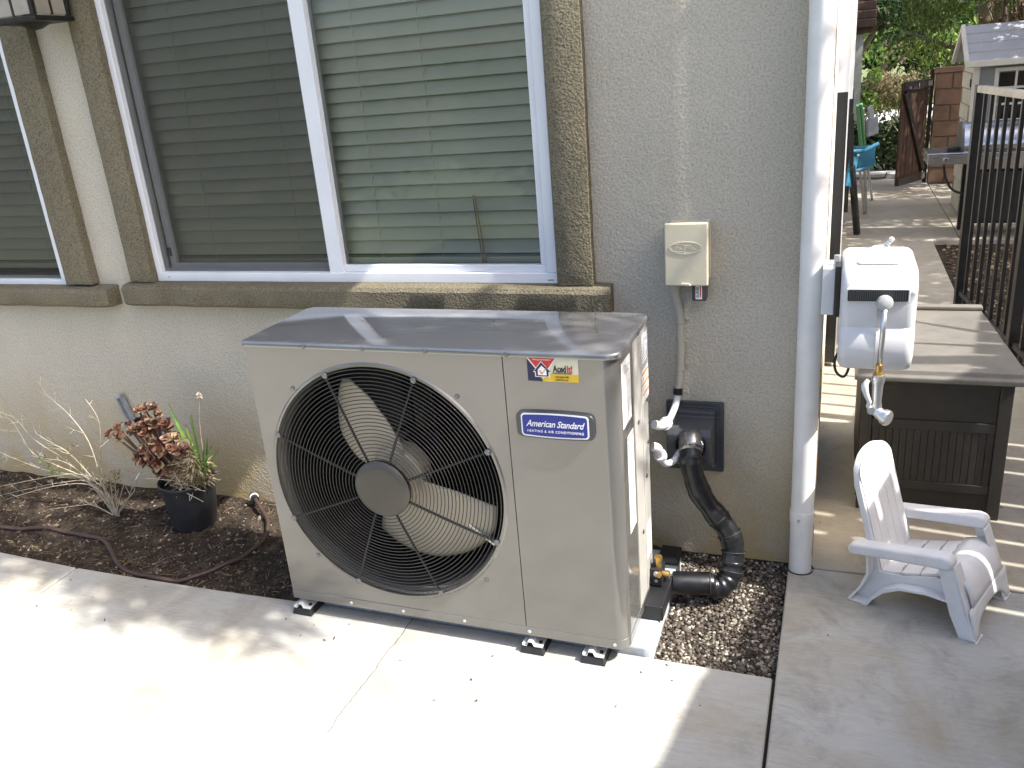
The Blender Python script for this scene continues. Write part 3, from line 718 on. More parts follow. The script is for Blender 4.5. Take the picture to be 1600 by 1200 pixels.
# badge
bx0, bx1, bz0, bz1 = .752, .943, .628, .696
def curved_plate(x0, x1, z0, z1, y, th, bulge, r):
    P = []
    for (x, z) in rrect(x0, x1, z0, z1, r, 6): P.append((x, z))
    out = []
    cx = (x0+x1)/2; hw = (x1-x0)/2
    # subdivide the long edges so they bow
    Q = []
    for i in range(len(P)):
        a, b = P[i], P[(i+1) % len(P)]; n = 10 if abs(a[0]-b[0]) > .05 else 1
        for k in range(n): Q.append((a[0]+(b[0]-a[0])*k/n, a[1]+(b[1]-a[1])*k/n))
    zc = (z0+z1)/2
    Q = [(x, z+(bulge if z > zc else -bulge)*(1-((x-cx)/hw)**2)) for x, z in Q]
    m = MB(); m.prism(Q, 'y', y-th, y); return m
badge = obj('badge', curved_plate(bx0, bx1, bz0+.003, bz1-.003, YF, .009, .004, .014), 'badge_grey', ac, bevel=.003, seg=3)
obj('badge_border', curved_plate(.7655, .9305, .6345, .6905, YF-.009, .0012, .003, .008), 'white', badge)
obj('badge_face', curved_plate(.769, .927, .638, .687, YF-.0102, .0008, .003, .006), 'blue', badge)
text('badge_text', 'American Standard', .0225, 'white', badge, (.848, YF-.0112, .6665), FRONT, shear=.38, sx=.84, bold=.0002, spacing=.95)
text('badge_text', 'HEATING & AIR CONDITIONING', .0085, 'white', badge, (.849, YF-.0112, .6475), FRONT, sx=.93, bold=0, spacing=1.22)
# installer sticker
sx0, sx1, sz0, sz1 = .7885, .9105, .770, .8268
def flat(poly, y, th=.0003): return MB().prism(poly, 'y', y-th, y)
stk = obj('installer_sticker', flat([(sx0, sz0), (sx1, sz0), (sx1, sz1), (sx0, sz1)], YF-.0003, .0004), 'cream', ac)
y0 = YF-.0008
def sp_(poly, mat, k): return obj('sticker_print', flat(poly, y0-.0003*k, .0002), mat, stk)
w, h = sx1-sx0, sz1-sz0
S = lambda u, v: (sx0+u*w, sz0+v*h)
sp_([S(.0, 0), S(1, 0), S(1, .33), S(.0, .33)], 'yellow', 0)
sp_([S(.0, 0), S(.30, 0), S(.0, .62)], 'navy', 1); sp_([S(0, 0), S(.30, 0), S(.16, .55), S(0, .95)], 'navy', 2)
sp_([S(.0, 1), S(.58, 1), S(.31, .12)], 'white', 3); sp_([S(.03, 1), S(.56, 1), S(.30, .22)], 'red', 4)
hs = [S(.13, .42), S(.28, .83), S(.46, .42), S(.42, .42), S(.42, .22), S(.17, .22), S(.17, .42)]
sp_([S(.11, .39), S(.28, .87), S(.48, .39), S(.44, .39), S(.44, .19), S(.15, .19), S(.15, .39)], 'white', 5)
sp_(hs, 'navy', 6); sp_([S(.21, .27), S(.38, .27), S(.38, .50), S(.29, .68), S(.21, .50)], 'white', 7)
sp_([S(.22, .50), S(.26, .46), S(.30, .38), S(.47, .84), S(.44, .78), S(.29, .28)], 'orange', 8)
text('sticker_text', 'Aced', .0225, 'ink', stk, (sx0+.765*w, y0-.001, sz0+.545*h), FRONT, ext=.0002, sx=.66, bold=.0006, align='RIGHT')
text('sticker_text', 'It!', .0225, 'red', stk, (sx0+.778*w, y0-.001, sz0+.545*h), FRONT, ext=.0002, sx=.72, bold=.0006, align='LEFT')
text('sticker_text', 'COOLING & HEATING', .0046, 'ink', stk, (sx0+.68*w, y0-.001, sz0+.37*h), FRONT, ext=.0002, bold=.0001)
text('sticker_text', '1-951-360-1790', .0052, 'ink', stk, (sx0+.67*w, y0-.001, sz0+.21*h), FRONT, ext=.0002, bold=.0001)
text('sticker_text', 'aceditHVAC.com', .0044, 'ink', stk, (sx0+.67*w, y0-.001, sz0+.09*h), FRONT, ext=.0002, bold=.0001)
text('sticker_text', 'INSTALLED WITH PRIDE BY', .0042, 'white', stk, (sx0+.30*w, y0-.0024, sz0+.93*h), FRONT, ext=.0002, bold=.0001, sx=.85)
# labels on the side
def side_label(y0_, y1_, z0, z1, mat='paper', lines=0):
    m = MB(); m.box(1.0003, 1.0008, y0_, y1_, z0, z1); l = obj('side_label', m, mat, sp if y0_ > -.2 else ac); return l
l1 = side_label(-.318, -.232, .645, .805); l2 = side_label(-.108, -.036, .715, .808, 'greyprint'); l3 = side_label(-.112, -.036, .625, .713)
l4 = side_label(-.285, -.222, .35, .61); l5 = side_label(-.112, -.052, .17, .27)
def lines(par, y0_, y1_, rows, mat, hgt):
    m = MB()
    for (z, a, b) in rows: m.box(1.0008, 1.0011, y0_+(y1_-y0_)*a, y0_+(y1_-y0_)*b, z, z+hgt)
    obj('label_print', m, mat, par)
lines(l1, -.318, -.232, [(.79-.006*i, .08, random.uniform(.5, .92)) for i in range(4)], 'ink', .0014)
lines(l1, -.318, -.232, [(.76-.0062*i, .08, random.uniform(.4, .95)) for i in range(17)], 'greyprint', .0008)
lines(l3, -.112, -.036, [(.700, 0, 1), (.672, 0, 1), (.644, 0, 1)], 'orange', .006)
lines(l3, -.112, -.036, [(.692-.028*k-.004*i, .1, random.uniform(.6, .9)) for k in range(3) for i in range(3)], 'greyprint', .001)
lines(l4, -.285, -.222, [(.60, .05, .95), (.50, .05, .95), (.42, .05, .95)], 'orange', .003)
lines(l4, -.285, -.222, [(.59-.0075*i, .08, random.uniform(.4, .95)) for i in range(30)], 'greyprint', .0009)
lines(l5, -.112, -.052, [(.26-.008*i, .1, random.uniform(.5, .95)) for i in range(10)], 'orange', .001)
l2p = MB(); l2p.box(1.0008, 1.0011, -.10, -.045, .73, .80)
lines(l2, -.108, -.036, [(.8-.0085*i, .08, random.uniform(.5, .95)) for i in range(9)], 'paper', .0035)
# feet: rubber block, folded zinc bracket, bolt
def foot(x, proto=[]):
    y0_, y1_ = -.366, -.30
    if not proto:
        a = MB(); a.add([(-.033, -.033, 0), (.033, -.033, 0), (.033, .04, 0), (-.033, .04, 0), (-.028, -.027, .020), (.028, -.027, .020), (.028, .04, .020), (-.028, .04, .020)], [(0, 3, 2, 1), (4, 5, 6, 7), (0, 1, 5, 4), (1, 2, 6, 5), (2, 3, 7, 6), (3, 0, 4, 7)])
        b = MB(); prof = [(-.027, .026), (-.026, .0215), (-.015, .0215), (-.011, .034), (.001, .034), (.006, .0225), (.029, .0225)]
        prof2 = [(x_, z_+.0022) for x_, z_ in prof][::-1]
        b.prism(prof+prof2, 'y', -.029, .02)
        c = MB(); c.cyl((.019, -.010, .0240), (.019, -.010, .028), .0055, n=6)
        for mb, mt, nm in ((a, 'rubber', 'mounting_foot'), (b, 'zincpaint', 'bracket'), (c, 'ink', 'bolt')):
            me = mb.mesh(nm); bb = bmesh.new(); bb.from_mesh(me); bmesh.ops.recalc_face_normals(bb, faces=bb.faces); bb.to_mesh(me); bb.free(); me.materials.append(M[mt]); proto.append(me)
    mw = Matrix.Translation((x, -.332, .0005)); f = inst('mounting_foot', proto[0], ac, mw)
    md = f.modifiers.new('b', 'BEVEL'); md.width = .0015; md.segments = 1
    inst('bracket', proto[1], f, mw); inst('bolt', proto[2], f, mw)
for x in (.026, .742, .907): foot(x)
m = MB(); m.box(.03, .97, -.30, -.255, .022, .05); m.box(.03, .97, -.09, -.05, .022, .05); obj('base_skid', m, 'black', ac)
# service valve at the pipe end
vb = MB(); vb.box(1.001, 1.034, -.085, -.038, .072, .125); vo = obj('valve_bracket', vb, 'black', ac, bevel=.002)
m = MB(); m.cyl((1.004, -.062, .10), (1.05, -.062, .10), .010, n=12); m.cyl((1.022, -.068, .10), (1.022, -.068, .145), .008, n=8); m.cyl((1.022, -.068, .145), (1.022, -.068, .158), .011, n=6); m.cyl((1.028, -.085, .115), (1.028, -.1, .115), .007, n=6); obj('brass_valve', m, 'brass', vo, smooth='auto')
m = MB(); m.cyl((1.018, -.088, .09), (1.018, -.0885, .09), .005, n=10); m.cyl((1.018, -.086, .112), (1.018, -.092, .112), .008, .006, n=10); obj('valve_screw', m, 'steel', vo)

# ------------------------------------------------------------------ wrapped line set
ls = root('insulated_pipe', 'black wrapped refrigerant pipe curving from the wall cover down to the air conditioner', 'pipe', (1.15, .1, 0))
main = smooth_path([(1.082, .135, .412), (1.084, .110, .388), (1.090, .10, .345), (1.112, .10, .275), (1.152, .10, .215), (1.190, .095, .165), (1.206, .085, .115), (1.202, .065, .068)], 7)
obj('pipe_run', MB().tube(main, [.0315+.0018*math.sin(i*.7)+.0008*math.sin(i*1.9) for i in range(len(main))], 20), 'wrap', ls, smooth=True)
elbow = smooth_path([(1.204, .07, .085), (1.199, .05, .045), (1.18, .028, .024), (1.152, .016, .022)], 6)
obj('elbow', MB().tube(elbow, [.033+.003*math.sin(i*1.7) for i in range(len(elbow))], 20), 'wrap', ls, smooth=True)
low = [(1.158, .014, .024), (1.15, .012, .0245), (1.12, .004, .026), (1.08, -.008, .03), (1.062, -.014, .032), (1.048, -.017, .034)]
low = [(x, y, z+.012) for x, y, z in low]
obj('pipe_end', MB().tube(low, [.031, .0335, .0335, .033, .033, .030], 22), 'wrap', ls, smooth='auto')
m = MB(); m.cyl((1.05, -.018, .046), (1.028, -.05, .085), .012, n=12); obj('pipe_stub', m, 'rubber', ls)
def seam(p, d, r):
    d = Vector(d).normalized(); u = d.orthogonal().normalized(); v = d.cross(u); P = [Vector(p)+(u*math.cos(a)+v*math.sin(a))*r for a in [2*math.pi*k/24 for k in range(24)]]
    obj('tape_band', MB().tube(P, .0018, 6, closed=True), 'rubber', ls, smooth=True)
for idx in (8, 30, 36, 43):
    p = main[idx]; d = main[idx+1]-main[idx-1]; seam(p, d, .0335)
seam(low[1], (1, .2, 0), .034); seam(elbow[4], elbow[5]-elbow[3], .035)
m = MB(); m.tube([(1.077, .155, .425), (1.079, .145, .420), (1.081, .132, .410), (1.083, .116, .395)], [.033, .0345, .034, .033], 24); obj('silver_tape', m, 'foil', ls, smooth=True)
m = MB(); m.cyl((1.106, .135, .418), (1.113, .13, .404), .004, n=8); m.cyl((1.11, .128, .425), (1.116, .124, .415), .003, n=8); obj('clamp_screw', m, 'steel', ls)

# wall cover
wc = root('wall_sleeve_cover', 'square charcoal plastic cover on the wall where the black pipe enters', 'wall cover', (1.07, YW, .37))
m = MB(); m.prism(rrect(.986, 1.155, .262, .486, .006), 'y', YW-.012, YW-.001); pl_ = obj('flange', m, 'dplast', wc, bevel=.002)
m = MB(); m.prism(rrect(1.006, 1.143, .275, .474, .006), 'y', YW-.020, YW-.0125); obj('inner_flange', m, 'dplast', wc, bevel=.002)
m = MB()
X0, X1 = 1.008, 1.134
prof = [(YW-.02, .29), (YW-.112, .335), (YW-.132, .345), (YW-.132, .428), (YW-.120, .445), (YW-.045, .452), (YW-.045, .468), (YW-.02, .470)]
m.prism(prof, 'x', X0, X1); hd = obj('hood', m, 'dplast', wc, bevel=.003, seg=3)
m = MB(); T2 = Matrix.Translation((1.078, YW-.134, .398)) @ Matrix.Rotation(R(90), 4, 'X'); m.lathe([(.036, -.006), (.041, .004), (.044, .003), (.044, -.003)], n=40, mat=T2); obj('opening_ring', m, 'black', hd, smooth='auto')
m = MB(); m.lathe([(.0, .001), (.037, .001)], n=40, mat=T2); obj('opening', m, 'ink', hd)
for x, z in ((1.022, .462), (1.128, .462), (1.128, .288), (1.022, .288)):
    inst('screw', scm, wc, Matrix.Translation((x, YW-.0205, z)) @ FRONT @ Matrix.Scale(1.1, 4))

# conduit, disconnect box, surge device, flexible whips
cd_ = root('conduit', 'beige painted conduit running down the wall from the disconnect box', 'conduit', (1.03, YW-.03, .5))
P = smooth_path([(1.026, YW-.045, .862), (1.026, YW-.045, .83), (1.030, YW-.036, .79), (1.034, YW-.030, .74), (1.034, YW-.03, .64), (1.031, YW-.034, .56), (1.027, YW-.040, .53)], 6)
obj('tube', MB().tube(P, .0115, 18), 'conduit', cd_, smooth='auto')
m = MB(); m.lathe([(.0, .0), (.013, .0), (.0145, .004), (.0155, .012), (.0175, .020), (.0175, .034), (0, .034)], (1.026, YW-.045, .828), 24); obj('connector', m, 'conduit', cd_, smooth='auto')
for z in (.735, .595):
    m = MB(); m.tube([(1.0335+.0125*math.cos(a), YW-.031+.0125*math.sin(a), z) for a in [R(-200+i*22) for i in range(11)]], .0016, 5); m.box(1.0455, 1.058, YW-.006, YW-.003, z-.004, z+.004); m.cyl((1.053, YW-.009, z), (1.053, YW-.005, z), .0028, n=8); obj('strap', m, 'conduit', cd_)
fw = root('flexible_whip', 'upper grey flexible conduit from the beige pipe into the side of the unit', 'flexible conduit', (1.01, .12, .5), group='two grey flexible conduits at the side of the unit')
P = smooth_path([(1.027, YW-.040, .532), (1.026, YW-.048, .51), (1.024, YW-.085, .492), (1.020, YW-.14, .482), (1.019, YW-.19, .488)], 7)
obj('tube', MB().tube(P, .0098, 16), 'flex', fw, smooth=True)
m = MB(); m.cyl((1.0273, YW-.0395, .538), (1.0268, YW-.043, .519), .0135, n=16); obj('cuff', m, 'ink', fw, smooth='auto')
m = MB(); m.tube(smooth_path([(1.019, YW-.17, .486), (1.018, YW-.205, .492), (1.013, YW-.245, .505), (1.001, YW-.262, .515)], 5), .0125, 16); obj('elbow_fitting', m, 'wplast', fw, smooth='auto')
m = MB(); m.tube([(1.0188, YW-.184, .4875), (1.0186, YW-.196, .490)], .0185, 12); obj('locknut', m, 'wplast', fw)
fw2 = root('flexible_whip', 'lower grey flexible conduit looping from the unit side to behind the black pipe', 'flexible conduit', (1.01, .12, .42), group='two grey flexible conduits at the side of the unit')
P = smooth_path([(1.012, .018, .435), (1.016, .035, .405), (1.024, .06, .380), (1.038, .10, .372), (1.05, .135, .385)], 7)
obj('tube', MB().tube(P, .0098, 16), 'flex', fw2, smooth=True)
m = MB(); m.tube(smooth_path([(1.001, -.008, .462), (1.012, .0, .455), (1.014, .014, .437), (1.014, .026, .420)], 5), .0125, 16); obj('elbow_fitting', m, 'wplast', fw2, smooth='auto')
m = MB(); m.tube([(1.0145, .020, .427), (1.0155, .030, .415)], .0180, 12); obj('locknut', m, 'wplast', fw2)
db = root('disconnect_box', 'beige electrical disconnect box with raised oval emblem on the stucco wall', 'electrical box', (1.063, YW, .94))
m = MB(); m.box(1.010, 1.117, YW-.075, YW-.001, .862, 1.022); obj('body', m, 'box', db, bevel=.003)
m = MB(); m.prism([(1.005, .857), (1.121, .857), (1.121, 1.028), (1.005, 1.028)], 'y', YW-.092, YW-.0755); cv = obj('cover', m, 'box', db, bevel=.004, seg=3)
m = MB(); cx, cz = 1.062, .962
def ell(a, b, n=40): return [(cx+a*math.cos(2*math.pi*i/n), cz+b*math.sin(2*math.pi*i/n)) for i in range(n)]
o_, i_ = ell(.044, .0175), ell(.040, .0140); n = 40
for (x, z) in o_: m.v += [(x, YW-.092, z), (x*.0+x, YW-.0935, z)]
for (x, z) in i_: m.v += [(x, YW-.0935, z), (x, YW-.092, z)]
for i in range(n):
    j = (i+1) % n; m.f += [(2*i, 2*j, 2*j+1, 2*i+1), (2*i+1, 2*j+1, 2*n+2*j, 2*n+2*i), (2*n+2*i, 2*n+2*j, 2*n+2*j+1, 2*n+2*i+1)]
obj('emblem_ring', m, 'box', cv)
text('emblem_text', 'PRO', .019, 'box', cv, (1.079, YW-.0922, .962), FRONT, ext=.0012, sx=1.0, bold=.0002)
text('emblem_text', 'AC', .017, 'box', cv, (1.0465, YW-.0922, .962), FRONT, ext=.0012, sx=1.0, bold=.0002)
m = MB(); m.box(1.034, 1.0355, YW-.0935, YW-.092, .952, .972); m.box(1.034, 1.06, YW-.0935, YW-.092, .971, .9725); m.box(1.034, 1.06, YW-.0935, YW-.092, .9515, .953); m.box(1.0585, 1.06, YW-.0935, YW-.092, .953, .971); obj('emblem_frame', m, 'box', cv)
m = MB(); m.prism([(1.046, .859), (1.076, .859), (1.071, .8655), (1.050, .8655)], 'y', YW-.097, YW-.0925); obj('latch', m, 'box', cv, bevel=.001)
sg = root('surge_device', 'small black device with white label hanging under the beige disconnect box', 'surge device', (1.09, YW-.04, .82))
m = MB(); m.box(1.073, 1.112, YW-.06, YW-.022, .806, .8615); bo = obj('body', m, 'dplast', sg, bevel=.003)
m = MB(); m.box(1.083, 1.101, YW-.0607, YW-.0602, .812, .853); lb = obj('label_plate', m, 'paper', bo)
text('label_print', 'SURGE', .010, 'navy', lb, (1.089, YW-.0609, .832), FRONT @ Matrix.Rotation(R(90), 4, 'Z'), ext=.0001, bold=.0002)
m = MB(); m.box(1.095, 1.098, YW-.0612, YW-.0608, .818, .85); obj('label_print', m, 'red', lb)
# grey bracket low on the wall at the left
wb = root('wall_bracket', 'small grey metal bracket sticking up from the wall behind the red succulent', 'bracket', (-1.15, YW, .33))
m = MB(); m.bar((-1.128, YW-.012, .25), (-1.163, YW-.012, .372), .034, .006, up=(0, 1, 0)); m.bar((-1.114, YW-.018, .25), (-1.149, YW-.018, .372), .004, .014, up=(0, 1, 0)); m.bar((-1.142, YW-.018, .25), (-1.177, YW-.018, .372), .004, .014, up=(0, 1, 0)); m.bar((-1.163, YW-.020, .372), (-1.167, YW-.02, .384), .036, .018, up=(0, 1, 0)); obj('channel', m, 'wallmetal', wb, bevel=.001)

# ------------------------------------------------------------------ wall lantern
wlm = root('wall_lantern', 'dark bronze wall lantern with seeded glass panes at the top left', 'lantern', (-1.0, YW, 1.8))
LX, LY = -.985, .15
m = MB()
for (sx_, sy_) in ((-1, -1), (1, -1), (1, 1), (-1, 1)): m.bar((LX+sx_*.078, LY+sy_*.066, 1.725), (LX+sx_*.095, LY+sy_*.08, 1.98), .014, .014)
obj('frame', m, 'bronze', wlm, bevel=.002)
m = MB(); m.box(LX-.092, LX+.092, LY-.078, LY+.078, 1.712, 1.727); m.lathe([(0, -.02), (.02, -.016), (.05, 0)], (LX, LY, 1.711), 16); obj('base_plate', m, 'bronze', wlm, bevel=.003)
m = MB(); m.box(LX-.115, LX+.115, LY-.1, LY+.1, 1.98, 1.995); m.add([(LX-.1, LY-.09, 1.995), (LX+.1, LY-.09, 1.995), (LX+.1, LY+.09, 1.995), (LX-.1, LY+.09, 1.995), (LX, LY, 2.08)], [(0, 1, 4), (1, 2, 4), (2, 3, 4), (3, 0, 4)]); obj('cap', m, 'bronze', wlm)
for nm, (a, b) in {'f': ((LX-.072, LY-.068), (LX+.072, LY-.068)), 'r': ((LX+.081, LY-.058), (LX+.081, LY+.058))}.items():
    for k in range(2):
        p0 = Vector((a[0], a[1]))*(1-k/2)+Vector((b[0], b[1]))*(k/2); p1 = Vector((a[0], a[1]))*(1-(k+1)/2)+Vector((b[0], b[1]))*((k+1)/2)
        d = (p1-p0)*.05; m = MB(); m.bar((p0.x+d.x, p0.y+d.y, 1.85), (p1.x-d.x, p1.y-d.y, 1.85), .004, .236); obj('glass_pane', m, 'lampglass', wlm)
    m = MB(); mid = ((a[0]+b[0])/2, (a[1]+b[1])/2); m.bar((mid[0], mid[1], 1.73), (mid[0], mid[1], 1.98), .007, .009); m.bar((a[0], a[1], 1.90), (b[0], b[1], 1.90), .006, .006); obj('muntin', m, 'bronze', wlm)
m = MB(); m.box(LX-.04, LX+.04, YW-.02, YW-.001, 1.8, 2.05); m.bar((LX, YW-.02, 2.0), (LX, LY, 2.07), .02, .02); obj('wall_plate', m, 'bronze', wlm, bevel=.003)

# ------------------------------------------------------------------ hose reel on the side wall
hr = root('hose_reel', 'white wall mounted retractable hose reel above the brown deck box', 'hose reel', (1.54, .15, .8))
RX0, RX1 = 1.456, 1.624
prof = [(.045, .690)]+[(.022, .715), (.018, .75), (.020, .785), (.030, .800), (.026, .815), (.024, .86), (.022, .885)]+arc(.075, .888, .055, 180, 100, 8)+[(.12, .945), (.20, .945)]+arc(.27, .88, .062, 80, 0, 8)+[(.335, .80), (.32, .72), (.29, .69)]
def loft_profile(prof, x0, x1, r, cy, cz, n=5):
    secs = []
    for i in range(n+1):
        a = math.pi/2*i/n; secs.append((x0+r*(1-math.sin(a)), 1-(1-math.cos(a))*0 - (r/.14)*(1-math.cos(math.pi/2-a))))
    secs = []
    for i in range(n+1):
        a = math.pi/2*i/n; secs.append((x0+r*(1-math.cos(a)), r*(1-math.sin(a))))
    full = secs+[(x0+x1-x, d) for x, d in secs[::-1]]
    m = MB(); P = len(prof)
    for (x, d) in full:
        for (y, z) in prof:
            v = Vector((y-cy, z-cz)); L = v.length; k = max(.1, (L-d)/L); m.v.append((x, cy+v.x*k, cz+v.y*k))
    for s in range(len(full)-1):
        for k in range(P): j = (k+1) % P; m.f.append((s*P+k, s*P+j, (s+1)*P+j, (s+1)*P+k))
    m.f.append(tuple(range(P))); m.f.append(tuple((len(full)-1)*P+k for k in range(P))[::-1]); return m
obj('housing', loft_profile(prof, RX0, RX1, .022, .17, .82), 'wplast', hr, smooth='auto')
m = MB(); m.prism(rrect(1.468, 1.606, .866, .899, .004), 'y', .0155, .03); wf = obj('window_frame', m, 'wplast', hr, bevel=.0015)
m = MB(); m.prism(rrect(1.4715, 1.6025, .869, .896, .003), 'y', .0140, .0153); obj('window', m, 'ink', wf)
m = MB()
for i in range(26): m.box(1.475+i*.0048, 1.477+i*.0048, .0132, .0138, .871, .894)
obj('brush_bristle', m, 'dplast', wf)
m = MB(); m.prism(rrect(1.49, 1.585, .07, .2, .01), 'z', .944, .9485); obj('handle_recess', m, 'wplast', hr, bevel=.002)
m = MB(); m.box(1.538, 1.539, .0165, .0225, .70, .866); obj('mould_line', m, 'vinyl_dark', hr)
m = MB(); m.box(1.4115, 1.442, .13, .23, .80, .92); obj('wall_plate', m, 'wplast', hr, bevel=.002)
m = MB(); m.box(1.4425, 1.4555, .11, .23, .80, .93); obj('wall_bracket', m, 'black', hr, bevel=.002)
m = MB(); m.cyl((1.445, .17, .93), (1.445, .17, .945), .008); obj('pivot_pin', m, 'steel', hr)
m = MB(); m.lathe([(0, .944), (.026, .944), (.026, .950), (.018, .956), (0, .958)], (1.545, .22, 0), 20); m.cyl((1.555, .22, .954), (1.571, .212, .978), .006, .005); kn = obj('crank_knob', m, 'wplast', hr, smooth='auto')
m = MB(); [m.cyl((1.559+.0032*i, .2178-.0016*i, .960+.005*i), (1.5594+.0032*i, .2176-.0016*i, .9607+.005*i), .0068) for i in range(4)]; obj('thread', m, 'vinyl_dark', kn)
hz = root('hose_end_valve', 'white and silver lever valve hanging on the short hose from the reel', 'hose valve', (1.553, -.02, .65))
HY = -.012
m = MB(); T3 = Matrix.Translation((1.552, .014, .866)) @ Matrix.Rotation(R(78), 4, 'X')
m.lathe([(0, .040), (.008, .040), (.0165, .036), (.0175, .030), (.0165, .026), (.0185, .022), (.019, .014), (.017, .010), (.0175, .004), (.014, .0)], n=32, mat=T3); obj('stopper_ball', m, 'greyplast', hz, smooth='auto')
m = MB(); m.tube([(1.552, -.022, .860), (1.5515, -.022, .80), (1.549, -.020, .715)], .0062, 14); obj('hose_tail', m, 'steel', hz, smooth=True)
m = MB(); m.cyl((1.549, -.02, .724), (1.549, -.02, .700), .0078, n=12); m.cyl((1.549, -.02, .705), (1.549, -.02, .696), .0105, n=6); obj('brass_ferrule', m, 'brass', hz, smooth='auto')
m = MB(); m.lathe([(.0, .70), (.0135, .699), (.0150, .692), (.0150, .682), (.0125, .675), (.0115, .650), (.0105, .632), (.0125, .622), (.0125, .606), (.0, .60)], (1.549, -.02, 0), 20); obj('valve_body', m, 'steel', hz, smooth='auto')
m = MB(); m.tube(smooth_path([(1.527, -.034, .690), (1.520, -.036, .676), (1.524, -.036, .655), (1.532, -.034, .635), (1.531, -.030, .622), (1.538, -.026, .614)], 5), [.005, .0055, .006, .0068, .0075, .008, .0082, .008, .0076, .007, .0068, .0064, .006, .0056, .0054, .0052, .005, .005, .005, .0052, .0056, .006, .0064, .0068, .007, .007], 10); obj('lever', m, 'wplast', hz, smooth='auto')
m = MB(); m.cyl((1.538, -.034, .611), (1.538, -.016, .611), .0095, n=16); lv = obj('lever_pivot', m, 'steel', hz, smooth='auto')
m = MB(); m.tube([(1.546, -.02, .612), (1.560, -.026, .600), (1.572, -.034, .597)], [.013, .0145, .015], 16); m.tube([(1.566, -.030, .598), (1.574, -.036, .596), (1.5775, -.0385, .5955)], [.0185, .0195, .0175], 24); obj('end_coupling', m, 'steel', hz, smooth='auto')
# loop of feed hose under the reel
hl = root('feed_hose', 'thin black feed hose looping under the white hose reel by the wall', 'hose', (1.46, .2, .6))
obj('tube', MB().tube(smooth_path([(1.47, .2, .70), (1.452, .2, .66), (1.455, .2, .625), (1.475, .2, .61), (1.487, .2, .64), (1.485, .2, .70)], 6), .0035, 8), 'black', hl, smooth=True)

# ------------------------------------------------------------------ deck box
dk = root('deck_box', 'dark brown resin deck storage box with faded lid behind the white chair', 'storage box', (1.745, .93, 0))
DX0, DX1, DY0, DY1 = 1.540, 1.955, .610, 1.22
m = MB(); m.box(DX0+.012, DX1-.012, DY0+.014, DY1-.01, .01, .465); obj('body', m, 'deck', dk)
m = MB(); m.box(DX0, DX0+.032, DY0, DY0+.032, 0, .465); obj('corner_stile', m, 'deck', dk, bevel=.003)
m = MB(); m.box(DX1-.036, DX1, DY0, DY0+.032, 0, .465); obj('corner_stile', m, 'deck', dk, bevel=.003)
m = MB(); m.box(DX0, DX0+.032, DY1-.032, DY1, 0, .465); obj('corner_stile', m, 'deck', dk, bevel=.003)
m = MB(); m.box(DX1-.032, DX1, DY1-.032, DY1, 0, .465); obj('corner_stile', m, 'deck', dk, bevel=.003)
for z0, z1, nm in ((.292, .325, 'cross_rail'), (.085, .115, 'cross_rail'), (.43, .465, 'top_rail')):
    m = MB(); m.box(DX0+.0325, DX1-.0365, DY0+.003, DY0+.0135, z0, z1); obj(nm, m, 'deck', dk, bevel=.002)
n = 17; x0 = DX0+.034; pw = (DX1-.038-x0)/n
pm_ = MB().box(-pw/2+.0009, pw/2-.0009, -.003, .004, 0, .1755).mesh('front_board'); pm_.materials.append(M['deck'])
for i in range(n):
    b = inst('front_board', pm_, dk, Matrix.Translation((x0+pw*(i+.5), DY0+.0085, .116))); 
m = MB(); m.box(DX0+.034, DX1-.038, DY0+.008, DY0+.0135, .326, .429); obj('front_panel', m, 'deck', dk)
m = MB(); m.box(DX0-.003, DX0+.010, DY0+.034, DY1-.034, .03, .46); obj('side_panel', m, 'deck', dk)
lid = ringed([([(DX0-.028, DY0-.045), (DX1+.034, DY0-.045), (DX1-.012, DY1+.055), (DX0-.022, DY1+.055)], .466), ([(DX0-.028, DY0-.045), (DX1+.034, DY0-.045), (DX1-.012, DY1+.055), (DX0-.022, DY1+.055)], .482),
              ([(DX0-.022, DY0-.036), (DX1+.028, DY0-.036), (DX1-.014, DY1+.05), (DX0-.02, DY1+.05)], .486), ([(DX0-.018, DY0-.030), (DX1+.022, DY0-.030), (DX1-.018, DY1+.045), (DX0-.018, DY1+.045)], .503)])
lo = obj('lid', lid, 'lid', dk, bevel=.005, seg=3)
m = MB(); m.box(DX0-.015, DX1-.014, DY1+.015, DY1+.05, .5035, .520); obj('hinge_rib', m, 'lid', lo, bevel=.005)

# ------------------------------------------------------------------ child's chair
ch = root('childs_chair', 'small white plastic slatted garden chair on the concrete walk', 'chair', (1.526, .083, 0), R(-23.9))
T0 = WM[ch.name] @ Matrix.Diagonal((1, .89, 1, 1))
def cobj(name, m, mat='chairp', par=ch, **k):
    m.v = [tuple(T0 @ Vector(v)) for v in m.v]; return obj(name, m, mat, par, **k)
bl = Vector((.066, 0, .085)); bt = Vector((-.026, 0, .412)); bd = (bt-bl); BL = bd.length; bd.normalize(); bn = Vector((bd.z, 0, -bd.x))
def BP(v, t, n): p = bl+bd*t+bn*n; return (p.x, v, p.z)
def top_at(v):
    q = min(1, abs(v-.15)/.12); return BL-.078*(1-math.sqrt(max(0, 1-q**2.3)))-.0
def backpoly(v0, v1, n0, n1):
    N = 14; ps = [(v0, 0)]+[(v0+(v1-v0)*i/N, top_at(v0+(v1-v0)*i/N)) for i in range(N+1)]+[(v1, 0)]
    m = MB(); k = len(ps); m.v = [BP(v, t, n0) for v, t in ps]+[BP(v, t, n1) for v, t in ps]
    m.f = [tuple(range(k)), tuple(range(k, 2*k))[::-1]]+[(i, (i+1) % k, (i+1) % k+k, i+k) for i in range(k)]; return m
bk_ = cobj('backrest', backpoly(.03, .27, -.020, -.001), bevel=.004, seg=3)
